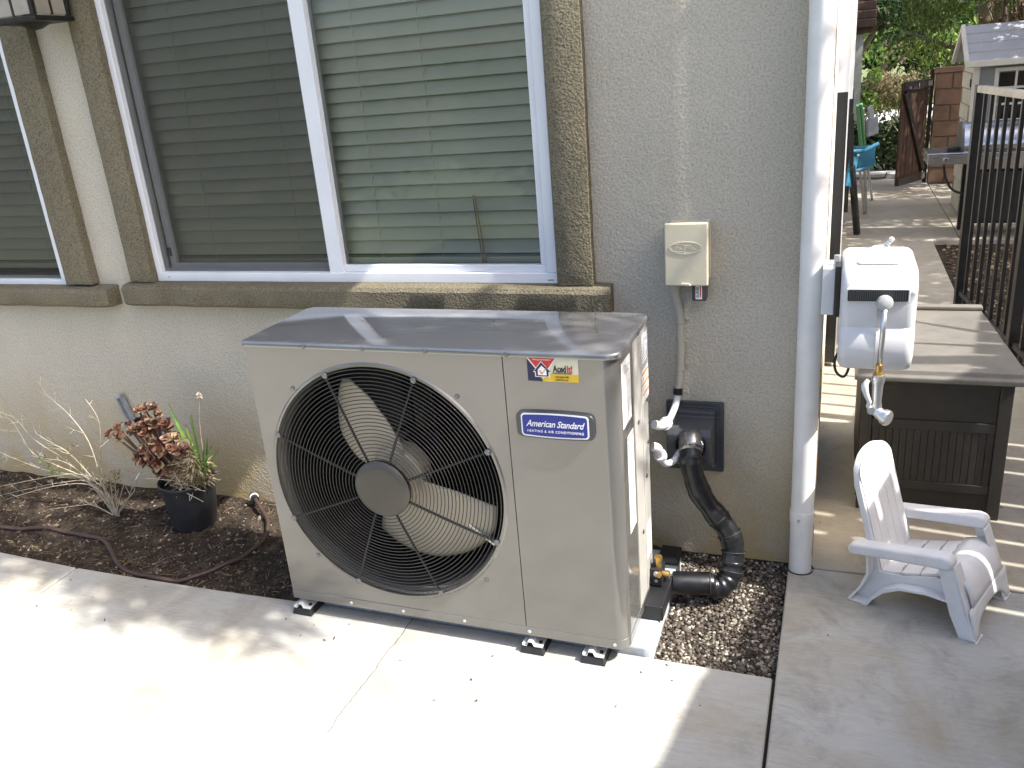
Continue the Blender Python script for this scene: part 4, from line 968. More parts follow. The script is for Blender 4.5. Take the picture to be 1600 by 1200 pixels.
for i in range(5):
    a = .036+i*(.228/5); cobj('back_slat', backpoly(a+.0007, a+.228/5-.0007, -.0008, .0022), par=bk_, bevel=.0008, seg=1)
sp1 = [(.062, .098), (.112, .112)], [(.114, .1128), (.160, .127)], [(.162, .1278), (.200, .143)]
for a, b in sp1:
    m = MB(); m.prism([(.032, 0), (.268, 0), (.268, 1), (.032, 1)], 'z', 0, 1)
    m = MB(); d = Vector((b[0]-a[0], 0, b[1]-a[1])).normalized(); 
    pr_ = [(a[0], a[1]), (b[0], b[1]), (b[0]+.001, b[1]-.009), (a[0]+.001, a[1]-.009)]
    m.add([(x, v, z) for v in (.035, .265) for x, z in pr_], [(0, 1, 2, 3), (7, 6, 5, 4), (0, 4, 5, 1), (1, 5, 6, 2), (2, 6, 7, 3), (3, 7, 4, 0)]); cobj('seat_slat', m, bevel=.002)
    for v in (.07, .12, .17, .22): cobj('drain_slot', MB().box(b[0]+.0005-.003, b[0]+.0005+.003, v-.011, v+.011, b[1]+.0006, b[1]+.0012), 'vinyl_dark')
def strip(profile, v0, v1, th):
    m = MB(); n = len(profile); nv = 10
    for k in range(nv+1):
        v = v0+(v1-v0)*k/nv
        for (x, z) in profile: m.v.append((x, v, z))
    for k in range(nv):
        for i in range(n-1): a = k*n+i; m.f.append((a, a+1, a+n+1, a+n))
    return m
fr_ = [(.202, .1435), (.222, .153), (.24, .1565), (.258, .1525), (.272, .141), (.283, .124), (.291, .104), (.297, .082)]
cobj('seat_front', strip(fr_, .022, .278, .005), smooth=True, solid=.005)
ap = MB(); NV = 24
for k in range(NV+1):
    v = -.002+.304*k/NV; q = abs(v-.15)/.15; zb = .001 if q > .80 else .052*math.sqrt(max(0, 1-(q/.80)**2.4))+.001
    for t in range(5): z = .085+(zb-.085)*t/4; ap.v.append((.2965+(.085-z)*.26, v, z))
for k in range(NV):
    for t in range(4): a = k*5+t; ap.f.append((a, a+1, a+6, a+5))
cobj('front_apron', ap, smooth=True, solid=.005)
for s, v0 in ((-1, 0), (1, .3)):
    A = lambda d: v0+s*d
    def pv(poly, a, b): m = MB(); m.prism(poly, 'y', min(A(a), A(b)), max(A(a), A(b))); return m
    # armrest with rounded nose, slopes down to the back
    arm = [(-.012, .150), (-.016, .166), (-.006, .180), (.10, .199), (.222, .222), (.240, .220), (.250, .206), (.246, .190), (.232, .186), (.10, .166), (.0, .148)]
    cobj('armrest', pv(arm, -.03, .018), bevel=.009, seg=4)
    lg = [(.212, .186), (.250, .196), (.262, .15), (.290, .07), (.318, .001), (.279, .001), (.252, .06), (.232, .12)]
    cobj('leg', pv(lg, -.001, .006), bevel=.0015)
    m = MB(); m.prism([(.246, .196), (.251, .196), (.320, .001), (.315, .001)], 'y', min(A(-.045), A(.006)), max(A(-.045), A(.006))); cobj('leg', m, bevel=.0015)
    m = MB(); m.box(.279, .322, min(A(-.045), A(.006)), max(A(-.045), A(.006)), .0005, .005); cobj('foot', m)
    rl = [(-.006, .001), (.047, .001), (.060, .025), (.085, .055), (.125, .080), (.19, .093), (.262, .093), (.262, .14), (.20, .134), (.12, .106), (.062, .098), (.04, .10), (.028, .06), (.012, .028)]
    cobj('side_rail', pv(rl, -.034, -.028), bevel=.0015)
    rl2 = [(-.006, .001), (-.001, .001), (.030, .055), (.045, .098), (.04, .16), (.034, .16), (.038, .10), (.022, .055)]
    cobj('leg', pv(rl2, -.034, .010), bevel=.0015)
    m = MB(); m.box(-.006, .047, min(A(-.034), A(.010)), max(A(-.034), A(.010)), .0005, .006); cobj('foot', m)
    rl3 = [(.0, .001), (.047, .001), (.060, .025), (.085, .055), (.125, .080), (.19, .093), (.25, .093), (.25, .097), (.18, .098), (.12, .087), (.08, .062), (.053, .03), (.044, .006)]
    cobj('side_gusset', pv(rl3, -.028, .008), bevel=.001)

# ------------------------------------------------------------------ iron fence
fe = root('iron_fence', 'black iron picket fence with top rail coloured pale for sun sheen in front of the shed', 'fence', (2.15, 2.6, 0))
A_, B_ = Vector((2.092, 3.10, 0)), Vector((2.214, 2.165, 0)); fd = (B_-A_).normalized()
def post(p, w, h, nm='post'):
    m = MB(); m.box(-w/2, w/2, -w/2, w/2, -.03, h, Matrix.Translation(p) @ Matrix.Rotation(math.atan2(fd.y, fd.x), 4, 'Z')); return obj(nm, m, 'iron', fe, bevel=.002)
post(A_, .040, 1.185); post(B_, .045, 1.185)
L_ = (B_-A_).length; n = 8; pk = MB().box(-.008, .008, -.008, .008, .04, 1.15).mesh('picket'); pk.materials.append(M['iron'])
for i in range(1, n): inst('picket', pk, fe, Matrix.Translation(A_+fd*L_*i/n) @ Matrix.Rotation(math.atan2(fd.y, fd.x)+random.gauss(0, .02), 4, 'Z'))
E_ = B_+fd*.9
for i in range(1, 7): inst('picket', pk, fe, Matrix.Translation(B_+fd*.128*i) @ Matrix.Rotation(math.atan2(fd.y, fd.x), 4, 'Z'))
post(E_, .045, 1.185)
m = MB(); m.bar(A_+Vector((0, 0, 1.165)), E_+Vector((0, 0, 1.165)), .034, .034); obj('top_rail', m, 'ironsunlit', fe, bevel=.002)
m = MB(); m.bar(A_+Vector((0, 0, .09)), E_+Vector((0, 0, .09)), .02, .025); obj('bottom_rail', m, 'iron', fe)

# ------------------------------------------------------------------ things along the side wall
sp2 = root('side_screen_panel', 'tall narrow dark panel with white upper part fixed to the side wall', 'panel', (1.455, 2.2, 0))
m = MB(); m.box(1.4115, 1.455, 2.0, 2.05, .02, 1.245); obj('lower_panel', m, 'black', sp2, bevel=.001)
m = MB(); m.box(1.4115, 1.455, 2.0, 2.05, 1.246, 2.3); obj('upper_panel', m, 'vinyl', sp2, bevel=.001)
m = MB(); m.box(1.4552, 1.460, 1.998, 2.05, .02, 2.3); obj('edge_strip', m, 'vinyl', sp2)
sp3 = root('meter_trim', 'white trim board on the side wall beyond the dark panel', 'trim', (1.46, 3.2, 1.8))
m = MB(); m.box(1.4115, 1.482, 3.2, 3.26, 1.15, 2.5); obj('board', m, 'vinyl', sp3, bevel=.002)
# folded camp chairs leaning by the wall
fc = root('folding_chair', 'folded camp chair with blue seat and green tubes leaning on the side wall', 'folding chair', (1.62, 5.6, 0))
def tb(nm, pts, r, mat, par): return obj(nm, MB().tube(pts, r, 8), mat, par, smooth='auto')
tb('frame_tube', [(1.535, 5.2, .99), (1.60, 5.5, .5)], .014, 'greenfab', fc); tb('frame_tube', [(1.56, 5.2, 1.0), (1.61, 5.45, .62)], .012, 'greenfab', fc)
tb('leg', [(1.575, 5.3, .96), (1.668, 6.2, .005)], .013, 'steel', fc); tb('leg', [(1.60, 5.5, .70), (1.735, 6.9, .005)], .012, 'steel', fc)
tb('leg', [(1.56, 5.2, .62), (1.655, 6.15, .005)], .010, 'steel', fc)
m = MB(); m.bar((1.53, 5.25, .60), (1.68, 5.3, .60), .05, .16); obj('seat_fabric', m, 'bluefab', fc, bevel=.01)
tb('armrest', [(1.51, 5.1, .66), (1.60, 5.15, .655), (1.70, 5.2, .70)], .016, 'bluefab', fc)
tb('armrest', [(1.54, 5.2, .50), (1.62, 5.25, .51), (1.69, 5.3, .55)], .012, 'bluefab', fc)
m = MB(); m.bar((1.62, 5.6, .78), (1.70, 5.7, .80), .03, .14); m.bar((1.62, 5.55, .9), (1.66, 5.6, .92), .02, .1); obj('back_fabric', m, 'greyfab', fc, bevel=.01)
fc2 = root('folding_chair', 'black folded camp chair leaning in the gap beside the side wall', 'folding chair', (1.56, 5.1, 0))
m = MB(); m.bar((1.495, 5.0, .95), (1.515, 5.05, .55), .03, .03); m.bar((1.515, 5.05, .56), (1.585, 5.2, .0), .042, .042); obj('leg', m, 'black', fc2, bevel=.004)
m = MB(); m.bar((1.49, 5.1, .2), (1.49, 5.1, 1.12), .05, .03); obj('frame', m, 'black', fc2, bevel=.004)
m = MB(); m.bar((1.50, 5.05, .4), (1.53, 5.10, .62), .02, .1); obj('seat_fabric', m, 'bluefab', fc2, bevel=.006)

# ------------------------------------------------------------------ grill
bq = root('barbecue_grill', 'stainless barbecue grill with side shelf standing before the grey shed', 'grill', (2.6, 5.2, 0))
m = MB(); m.box(2.035, 2.34, 5.0, 5.38, .545, .615); m.box(2.03, 2.34, 4.995, 5.40, .615, .628); sh_ = obj('side_shelf', m, 'stainless', bq, bevel=.004)
m = MB(); m.cyl((2.155, 4.995, .578), (2.155, 4.965, .578), .022, .018); obj('knob', m, 'stainless', sh_, smooth='auto')
m = MB(); m.bar((2.155, 4.963, .565), (2.155, 4.963, .592), .006, .006); obj('knob_mark', m, 'ink', sh_)
m = MB(); m.box(2.345, 3.05, 5.0, 5.40, .50, .62); fb = obj('firebox', m, 'stainless', bq, bevel=.004)
for x in (2.48, 2.70, 2.92): m = MB(); m.cyl((x, 4.999, .56), (x, 4.97, .56), .024, .02); obj('knob', m, 'stainless', fb, smooth='auto')
P = [(5.02, .625)]+arc(5.20, .64, .185, 180, 20, 12)+[(5.38, .625)]
m = MB(); m.prism(P, 'x', 2.27, 3.04); hd_ = obj('lid', m, 'stainless', bq, smooth='auto')
m = MB(); m.prism([(5.01, .622)]+arc(5.20, .64, .192, 182, 18, 12)+[(5.39, .622)], 'x', 2.255, 2.2695); obj('lid_end', m, 'dplast', hd_, smooth='auto')
m = MB(); m.tube([(2.36, 4.99, .68), (2.36, 4.96, .68), (2.96, 4.96, .68), (2.96, 4.99, .68)], .009, 8); obj('handle', m, 'steel', hd_, smooth='auto')
for x, y in ((2.335, 5.03), (2.335, 5.36), (3.03, 5.03), (3.03, 5.36)): m = MB(); m.box(x-.022, x+.022, y-.022, y+.022, .0, .50); obj('leg', m, 'black', bq, bevel=.003)
m = MB(); m.box(2.37, 3.0, 5.34, 5.36, .12, .49); m.box(2.36, 3.02, 5.05, 5.36, .10, .12); obj('cart_shelf', m, 'black', bq)
m = MB(); m.box(2.37, 2.67, 5.012, 5.022, .13, .48); obj('cart_door', m, 'black', bq, bevel=.003)
m = MB(); m.box(2.69, 3.0, 5.012, 5.022, .13, .48); obj('cart_door', m, 'black', bq, bevel=.003)
tb('gas_hose', smooth_path([(2.17, 5.3, .545), (2.19, 5.28, .42), (2.24, 5.25, .33), (2.31, 5.2, .30)], 6), .009, 'black', bq)
br2 = root('grill_brush', 'black brush head lying on the grill side shelf', 'brush', (2.22, 5.15, .628)); m = MB(); m.box(2.17, 2.26, 5.12, 5.20, .629, .655); m.bar((2.25, 5.14, .64), (2.28, 5.02, .67), .02, .015); obj('head', m, 'black', br2, bevel=.004)

# ------------------------------------------------------------------ playhouse shed
sh = root('garden_shed', 'grey resin garden shed with white trim and light grey gable roof at the right edge', 'shed', (3.3, 6.2, 0))
SX0, SX1, SY0, SY1, SZ = 2.385, 4.35, 5.88, 6.62, 1.215
for k in range(9):
    z0 = .02+k*.132
    if z0 > SZ-.02: break
    segs = [(SX0+.045, SX1)] if not (.60 < z0+.07 < 1.17) else [(SX0+.045, 2.535), (2.96, SX1)]
    for a, b in segs: m = MB(); m.prism([(SY0+.006, z0), (SY0-.004, z0), (SY0+.002, min(z0+.129, SZ)), (SY0+.006, min(z0+.129, SZ))], 'x', a, b); obj('siding_board', m, 'shedgrey', sh)
m = MB(); m.box(SX0+.045, SX1, SY0+.007, SY0+.02, .0, SZ); obj('wall', m, 'shedgrey', sh)
my = (SY0+SY1)/2
m = MB(); m.prism([(SY0+.01, 0), (SY1, 0), (SY1, SZ), (my, 1.475), (SY0+.01, SZ)], 'x', SX0+.006, SX0+.03); obj('gable_wall', m, 'mortar', sh)
gb = MB().box(-.004, .004, -.088, .088, -.058, .058).mesh('gable_stone'); gb.materials.append(M['shedstone'])
for k in range(11):
    for i in range(5):
        y = SY0+.10+i*.184+(.09 if k % 2 else 0)-.06; z = .07+k*.125
        lim = SZ+(1.475-SZ)*(1-abs(y-my)/(my-SY0))-.09
        if y < SY1-.08 and y > SY0+.05 and z < lim: inst('gable_stone', gb, sh, Matrix.Translation((SX0+.003, y, z)))
m = MB(); m.box(SX0-.005, SX0+.045, SY0-.012, SY0+.01, 0, SZ); obj('corner_trim', m, 'shedtrim', sh, bevel=.004)
for k in range(4):
    t0, t1 = k/4, (k+1)/4
    ya, yb = SY0-.12+(my-SY0+.12)*t0, SY0-.12+(my-SY0+.12)*t1; za, zb = 1.215+(1.49-1.215)*t0, 1.215+(1.49-1.215)*t1
    m = MB(); m.prism([(ya, za+.012), (yb, zb+.004), (yb, zb-.01), (ya, za-.01)], 'x', SX0-.05, SX1+.05); obj('roof_panel', m, 'shedroof', sh)
m = MB(); m.prism([(my, 1.494), (SY1+.12, 1.227), (SY1+.12, 1.207), (my, 1.474)], 'x', SX0-.05, SX1+.05); obj('roof_panel', m, 'shedroof', sh)
m = MB(); m.prism([(SY0-.13, 1.19), (SY0-.13, 1.232), (my, 1.506), (my, 1.455)], 'x', SX0-.08, SX0-.051); m.prism([(my, 1.455), (my, 1.506), (SY1+.13, 1.232), (SY1+.13, 1.19)], 'x', SX0-.08, SX0-.051); obj('barge_board', m, 'shedtrim', sh, bevel=.003)
m = MB(); m.box(SX0-.07, SX1+.06, SY0-.145, SY0-.118, 1.185, 1.232); obj('gutter_trim', m, 'shedtrim', sh, bevel=.004)
m = MB(); m.box(SX0+.02, SX0+.024, SY0-.1, SY0-.1, 1, 1)
fm = MB(); wx0, wx1, wz0, wz1 = 2.535, 2.96, .615, 1.165
for a, b, c, d in ((wx0, wx1, wz0, wz0+.03), (wx0, wx1, wz1-.03, wz1), (wx0, wx0+.03, wz0+.03, wz1-.03), (wx1-.03, wx1, wz0+.03, wz1-.03)): fm.box(a, b, SY0-.016, SY0+.02, c, d)
wnd = obj('window', fm, 'shedtrim', sh, bevel=.003)
for i in range(3):
    for k in range(4):
        a = wx0+.03+i*.1217; c = wz0+.03+k*.1225; m = MB(); m.box(a+.008, a+.1137, SY0-.001, SY0+.004, c+.008, c+.1145); obj('pane', m, 'glassdark', wnd)
m = MB()
for i in (1, 2): m.box(wx0+.03+i*.1217-.008, wx0+.03+i*.1217+.008, SY0-.010, SY0+.006, wz0+.03, wz1-.03)
for k in (1, 2, 3): m.box(wx0+.03, wx1-.03, SY0-.008, SY0+.005, wz0+.03+k*.1225-.008, wz0+.03+k*.1225+.008)
obj('muntin', m, 'shedtrim', wnd)
for z in (.55, 1.03): m = MB(); m.box(SX0-.012, SX0-.002, SY0+.05, SY0+.07, z, z+.06); obj('hinge', m, 'black', sh)

# ------------------------------------------------------------------ block wall, gate post, gate
bw = root('block_wall', 'tan block garden wall beside the open wooden gate', 'wall', (3.5, 7.98, 0))
BX0 = 2.292; CH = .155; BLN = .31
m = MB(); m.box(BX0+.006, 5.6, 7.912, 8.05, -.03, 1.085); obj('mortar_core', m, 'mortar', bw)
bks = []
for q in range(3):
    mb = MB().box(-BLN/2+.006, BLN/2-.006, -.012, .155, -CH/2+.006, CH/2-.006); me = mb.mesh('block'); me.materials.append(M['block']); bks.append(me)
half = MB().box(-BLN/4+.006, BLN/4-.006, -.012, .155, -CH/2+.006, CH/2-.006).mesh('block'); half.materials.append(M['block'])
for k in range(7):
    x = BX0+(BLN/2 if k % 2 else BLN/4)
    if k % 2 == 0: inst('block', half, bw, Matrix.Translation((x, 7.91+random.gauss(0, .001), CH*(k+.5)))); x = BX0+BLN/2+BLN/2
    while x < 5.5: inst('block', random.choice(bks), bw, Matrix.Translation((x, 7.91+random.gauss(0, .0015), CH*(k+.5)))); x += BLN
capm = MB().box(-.19, .19, -.03, .18, 0, .048).mesh('cap_block'); capm.materials.append(M['block'])
x = BX0+.17
while x < 5.5: inst('cap_block', capm, bw, Matrix.Translation((x, 7.91, 1.087))); x += .386
gp_ = root('gate_post', 'dark wooden post between the gate and the block wall', 'post', (2.262, 7.95, 0)); m = MB(); m.box(2.245, 2.280, 7.93, 7.97, 0, 1.12); obj('post', m, 'gatedark', gp_, bevel=.003)
gt = root('wooden_gate', 'weathered brown wooden gate with diagonal brace standing open', 'gate', (2.23, 7.86, 0))
GA, GB = Vector((2.235, 7.87, 0)), Vector((1.965, 7.40, 0)); gdv = (GB-GA).normalized(); gl_ = (GB-GA).length; gn = Vector((-gdv.y, gdv.x, 0)); 
if gn.y > 0: gn = -gn
for i in range(7):
    a = GA+gdv*(gl_*i/7+.003); b = GA+gdv*(gl_*(i+1)/7-.003); z0 = .05-.004*random.random()
    m = MB(); h = 1.03+random.uniform(-.006, .006); off = random.uniform(-.002, .002)
    P4 = [a+gn*off, b+gn*off, b+gn*(off-.018), a+gn*(off-.018)]; m.add([(p.x, p.y, z0) for p in P4]+[(p.x, p.y, h) for p in P4], [(0, 1, 2, 3), (4, 5, 6, 7), (0, 1, 5, 4), (1, 2, 6, 5), (2, 3, 7, 6), (3, 0, 4, 7)]); obj('board', m, 'gatewood', gt)
def gbar(a, za, b, zb, w, nm): m = MB(); pa_ = a+gn*.014+Vector((0, 0, za)); pb_ = b+gn*.014+Vector((0, 0, zb)); m.bar(pa_, pb_, .022, w); return obj(nm, m, 'gatedark', gt, bevel=.002)
gbar(GA, 1.0, GB, 1.0, .085, 'top_rail'); gbar(GA, .085, GB, .085, .075, 'bottom_rail'); gbar(GA+gdv*.03, .15, GB-gdv*.03, .94, .06, 'brace')
m = MB(); m.bar(GA+gn*.027+Vector((.0, 0, 1.0)), GA+gdv*.08+gn*.027+Vector((0, 0, 1.0)), .004, .05); m.bar(GA+gn*.027+Vector((.0, 0, .09)), GA+gdv*.07+gn*.027+Vector((0, 0, .09)), .004, .06); obj('hinge', m, 'steel', gt)
p = GA+gdv*gl_*.5+gn*.028; m = MB(); m.bar((p.x, p.y, .985), (p.x, p.y, 1.015), .03, .006); obj('label_plate', m, 'paper', gt)
p = GA+gdv*gl_*.88+gn*.028; m = MB(); m.cyl((p.x, p.y, .985), (p.x+gn.x*.02, p.y+gn.y*.02, .985), .012); obj('latch', m, 'steel', gt)
cb = MB(); cb.box(1.0, 4.0, 8.40, 8.66, -.1, .045); obj('kerb', cb, 'drive', kind='structure', bevel=.01)
tb('pipe', [(1.60, 8.30, .02), (1.80, 8.25, .018), (1.90, 8.3, .015), (1.915, 8.35, .06)], .008, 'black', root('garden_pipe', 'thin black irrigation pipe lying before the kerb by the open gate', 'pipe', (1.7, 8.3, 0)))
# far roof edge
nr_ = root('neighbour_roof', 'brown tiled roof edge beyond the side wall at the top', 'roof', (1.4, 10.2, 1.5))
m = MB(); m.box(.9, 1.72, 9.9, 11.0, 1.535, 1.60); obj('fascia', m, 'eave', nr_, bevel=.004)
for k in range(6): m = MB(); m.box(.9, 1.755-.004*k, 9.86+.03*k, 11.0, 1.602+.10*k, 1.697+.10*k); obj('roof_tile', m, 'eave', nr_, bevel=.01)
m = MB(); m.box(.9, 1.62, 9.95, 10.9, 0, 1.53); obj('wall', m, 'stucco_sunlit', nr_)

# ------------------------------------------------------------------ foliage
def rv(): 
    while True:
        v = Vector((random.uniform(-1, 1), random.uniform(-1, 1), random.uniform(-1, 1)))
        if v.length < 1: return v
def leaf_add(m, p, L, Wd, d=None):
    d = (d or rv()).normalized(); s = d.cross(rv()).normalized()
    a = p-d*L/2; b = p+d*L/2; c = s*Wd/2; up = d.cross(s)*Wd*.22
    m.add([a, p+c+up, b, p-c+up], [(0, 1, 2, 3)])
def clumps(m, blobs, per, L, Wd, clump=.25, down=False):
    for (c, r) in blobs:
        for _ in range(per):
            q = rv(); q = q.normalized()*(q.length**.45)
            cc = Vector(c)+Vector((q.x*r[0], q.y*r[1], q.z*r[2]))
            for __ in range(7):
                pp = cc+rv()*clump; k = random.uniform(.6, 1.3)
                d = Vector((random.gauss(0, .4), random.gauss(0, .4), random.uniform(.2, 1))) if down else None
                leaf_add(m, pp, L*k, Wd*k, d)
def branchy(m, base, top, r0, n, spread, seed=0):
    pts = smooth_path([base, (Vector(base)+Vector(top))/2+Vector((random.gauss(0, .08), random.gauss(0, .08), 0)), top], 5)
    m.tube(pts, [r0*(1-.65*i/len(pts)) for i in range(len(pts))], 8)
    for i in range(n):
        t = random.uniform(.3, 1); p = pts[int(t*(len(pts)-1))]; e = p+Vector((random.gauss(0, spread), random.gauss(0, spread), random.uniform(.2, 1)*spread))
        q = (p+e)/2+rv()*spread*.15; m.tube([p, q, e], [r0*.4, r0*.28, r0*.12], 6)
def tree(name, label, cat, loc, blobs, per, L, Wd, lm, trunk, r0, nb, spread, clump=.25, group=None, tm='bark', down=False, extra=None):
    r = root(name, label, cat, loc, group=group)
    m = MB(); branchy(m, loc, trunk, r0, nb, spread); obj('trunk', m, tm, r, smooth=True)
    m = MB(); clumps(m, blobs, per, L, Wd, clump, down); obj('crown', m, lm, r, fix=False)
    if extra: extra(r)
    return r
random.seed(21)
def cone_blobs(x, y, z0, z1, r, n):
    out = []
    for i in range(n):
        t = random.random(); a = random.random()*6.28; rr = r*(1-.55*t)
        out.append(((x+rr*.7*math.cos(a), y+rr*.7*math.sin(a), z0+(z1-z0)*t), (rr*.45, rr*.45, .28)))
    return out
def deadbits(r):
    m = MB()
    for i in range(34):
        a = Vector((random.uniform(2.75, 3.2), random.uniform(8.5, 8.8), random.uniform(1.2, 1.5))); b = a+Vector((random.gauss(0, .12), random.gauss(0, .1), random.uniform(.2, .9)))
        m.tube([a, (a+b)/2+rv()*.04, b], [.012, .009, .004], 5)
    obj('dead_branch', m, 'bark', r, smooth=True)
    m = MB(); clumps(m, [((2.72, 8.6, 1.33), (.14, .12, .18)), ((3.05, 8.6, 1.65), (.22, .15, .22))], 45, .07, .02, .06); obj('dead_foliage', m, 'lf_brown', r, fix=False)
tree('conifer_tree', 'green feathery conifer growing behind the block wall', 'tree', (2.75, 9.3, 0), cone_blobs(2.65, 9.4, .55, 3.4, .75, 46), 34, .085, .016, 'lf_conifer', (2.8, 9.3, 3.0), .09, 14, .4, .11, down=True, extra=deadbits)
tree('broadleaf_tree', 'bright yellow green leafy tree rising behind the shed', 'tree', (4.2, 9.6, 0), [((3.9+random.gauss(0, .5), 9.5+random.gauss(0, .3), 2.0+random.gauss(0, .5)), (.4, .4, .3)) for _ in range(22)], 22, .10, .05, 'lf_light', (4.2, 9.6, 2.6), .08, 12, .5, .12)
tree('dark_tree', 'dark spreading tree shading the far lawn left of the conifer', 'tree', (.7, 13.2, 0), [((random.uniform(.6, 3.2), 13.4+random.gauss(0, .6), random.uniform(1.5, 3.0)), (.45, .5, .26)) for _ in range(34)], 26, .10, .05, 'lf_dark', (2.0, 13.4, 1.9), .08, 18, .6, .13)
tree('sunlit_tree', 'mid green tree beyond the lawn seen through the gap by the wall', 'tree', (2.4, 23.5, 0), [((random.uniform(.5, 4.2), 24+random.gauss(0, 1), random.uniform(1.0, 3.6)), (.7, .7, .45)) for _ in range(34)], 22, .14, .08, 'lf_light', (2.4, 24, 2.4), .12, 14, .8, .18)
tr_ = MB(); clumps(tr_, [((random.uniform(-8, 16), 30+random.gauss(0, 2), random.uniform(0, 6.5)), (1.6, 1.2, .9)) for _ in range(150)], 14, .42, .28, .5)
obj('far_woodland', tr_, 'lf_dark', label='mass of far dark green trees behind the gardens', cat='woodland', kind='stuff', fix=False)
def shrub(name, label, blobs, per, L, Wd, lm, base, group=None, clump=.06):
    r = root(name, label, 'shrub', base); m = MB(); clumps(m, blobs, per, L, Wd, clump); obj('foliage', m, lm, r, fix=False)
    m = MB(); [m.tube([Vector(base)+Vector((random.gauss(0, .03), random.gauss(0, .03), 0)), Vector(base)+Vector((random.gauss(0, .12), random.gauss(0, .08), .25))], [.01, .004], 5) for _ in range(6)]; obj('stem', m, 'stem', r); return r
shrub('leafy_shrub', 'glossy leaved shrub in the gap between camp chairs and gate', [((random.uniform(1.45, 2.35), 9.05+random.gauss(0, .1), random.uniform(.1, .5)), (.14, .14, .11)) for _ in range(26)], 20, .055, .034, 'lf_hedge', (1.95, 9.05, 0))
shrub('dry_bush', 'pale rounded dry bush on the far lawn', [((random.uniform(1.9, 2.7), 14.8+random.gauss(0, .15), random.uniform(.30, .78)), (.24, .2, .15)) for _ in range(22)], 22, .07, .025, 'lf_dry', (2.25, 14.8, 0), clump=.09)
shrub('green_bush', 'small green bush left of the pale dry bush', [((random.uniform(1.5, 1.95), 14.6, random.uniform(.35, .85)), (.16, .2, .15)) for _ in range(9)], 20, .08, .04, 'lf_light', (1.7, 14.6, 0), clump=.09)

# ------------------------------------------------------------------ dry shrub, pot, succulent
random.seed(5)
BR = [[(-1.107,.06,-.05),(-1.117,.05,.096),(-1.147,.04,.135),(-1.286,.03,.14),(-1.662,.03,.051)],[(-1.109,.06,-.05),(-1.218,.058,.109),(-1.428,.057,.136),(-1.635,.055,.193)],
[(-1.117,.06,-.038),(-1.201,.067,.089),(-1.354,.073,.079),(-1.737,.08,-.02)],[(-1.111,.06,-.037),(-1.177,.054,.088),(-1.386,.048,.07),(-1.683,.042,-.02)],
[(-1.125,.06,-.03),(-1.14,.062,.097),(-1.151,.065,.265),(-1.212,.067,.373),(-1.293,.067,.446),(-1.329,.067,.508)],[(-1.115,.06,-.033),(-1.118,.05,.06),(-1.09,.04,.211),(-1.032,.03,.375),(-1.068,.03,.465)],
[(-1.1,.06,-.05),(-1.138,.058,.09),(-1.351,.057,.162),(-1.456,.055,.209),(-1.51,.055,.331),(-1.572,.055,.35)],[(-1.1,.06,-.05),(-1.085,.067,-.001),(-.998,.073,.078),(-1.019,.08,.1)],
[(-1.108,.06,-.046),(-1.067,.054,.099),(-1.051,.048,.167)],[(-1.125,.06,-.03),(-1.133,.062,.052),(-1.14,.065,.105),(-1.226,.067,.113)],
[(-1.117,.06,-.038),(-1.201,.05,.005),(-1.268,.04,.003),(-1.436,.03,-.03)],[(-1.103,.06,-.05),(-1.198,.058,.102),(-1.287,.057,.186),(-1.423,.055,.266),(-1.475,.055,.334),(-1.511,.055,.358)],
[(-1.112,.06,-.05),(-1.141,.067,.039),(-1.293,.073,.159),(-1.424,.08,.172),(-1.533,.08,.172),(-1.691,.08,.129)],[(-1.151,.06,.088),(-1.252,.054,.217),(-1.318,.048,.259),(-1.384,.042,.301),(-1.375,.042,.355)],
[(-1.10,.05,-.03),(-1.03,.04,.03),(-.985,.03,.075),(-.97,.03,.10)],[(-1.10,.05,-.03),(-1.05,.05,.06),(-1.02,.06,.12)],[(-1.12,.06,-.03),(-1.10,.06,.07),(-1.083,.06,.15)]]
dsb = root('dry_shrub', 'leafless bleached twiggy shrub growing from the soil left of the pot', 'shrub', (-1.11, .06, -.03))
for i, b in enumerate(BR):
    P = smooth_path(b, 6); r0 = .0029 if i < 8 else .0024
    m = MB(); m.tube(P, [r0*(1-.72*k/len(P)) for k in range(len(P))], 6); bo_ = obj('branch', m, 'twig', dsb, smooth=True)
    m = MB()
    for k in range(4, len(P)-1, 2):
        if random.random() < .75:
            d = (P[k+1]-P[k]).normalized(); e = (d*.6+rv()*.9+Vector((0, 0, .25))).normalized()*random.uniform(.02, .075); q = P[k]+e
            m.tube([P[k], P[k]+e*.5+rv()*.004, q], [.0010, .0008, .0005], 4)
            if random.random() < .5: e2 = (e.normalized()*.5+rv()).normalized()*.02; m.tube([P[k]+e*.5, P[k]+e*.5+e2], [.0009, .0005], 4)
    if m.v: obj('twig', m, 'twig', bo_)
m = MB(); clumps(m, [((-1.08, .05, .13), (.05, .03, .05))], 14, .010, .006, .015); clumps(m, [((-1.24, .06, .24), (.03, .02, .02))], 3, .01, .006, .01); obj('dry_leaf_cluster', m, 'deadleaf', dsb, fix=False)
m = MB(); clumps(m, [((-1.40, .06, .17), (.03, .02, .04)), ((-1.36, .06, .13), (.02, .02, .02))], 4, .016, .006, .012); obj('green_leaf_cluster', m, 'lf_light', dsb, fix=False)

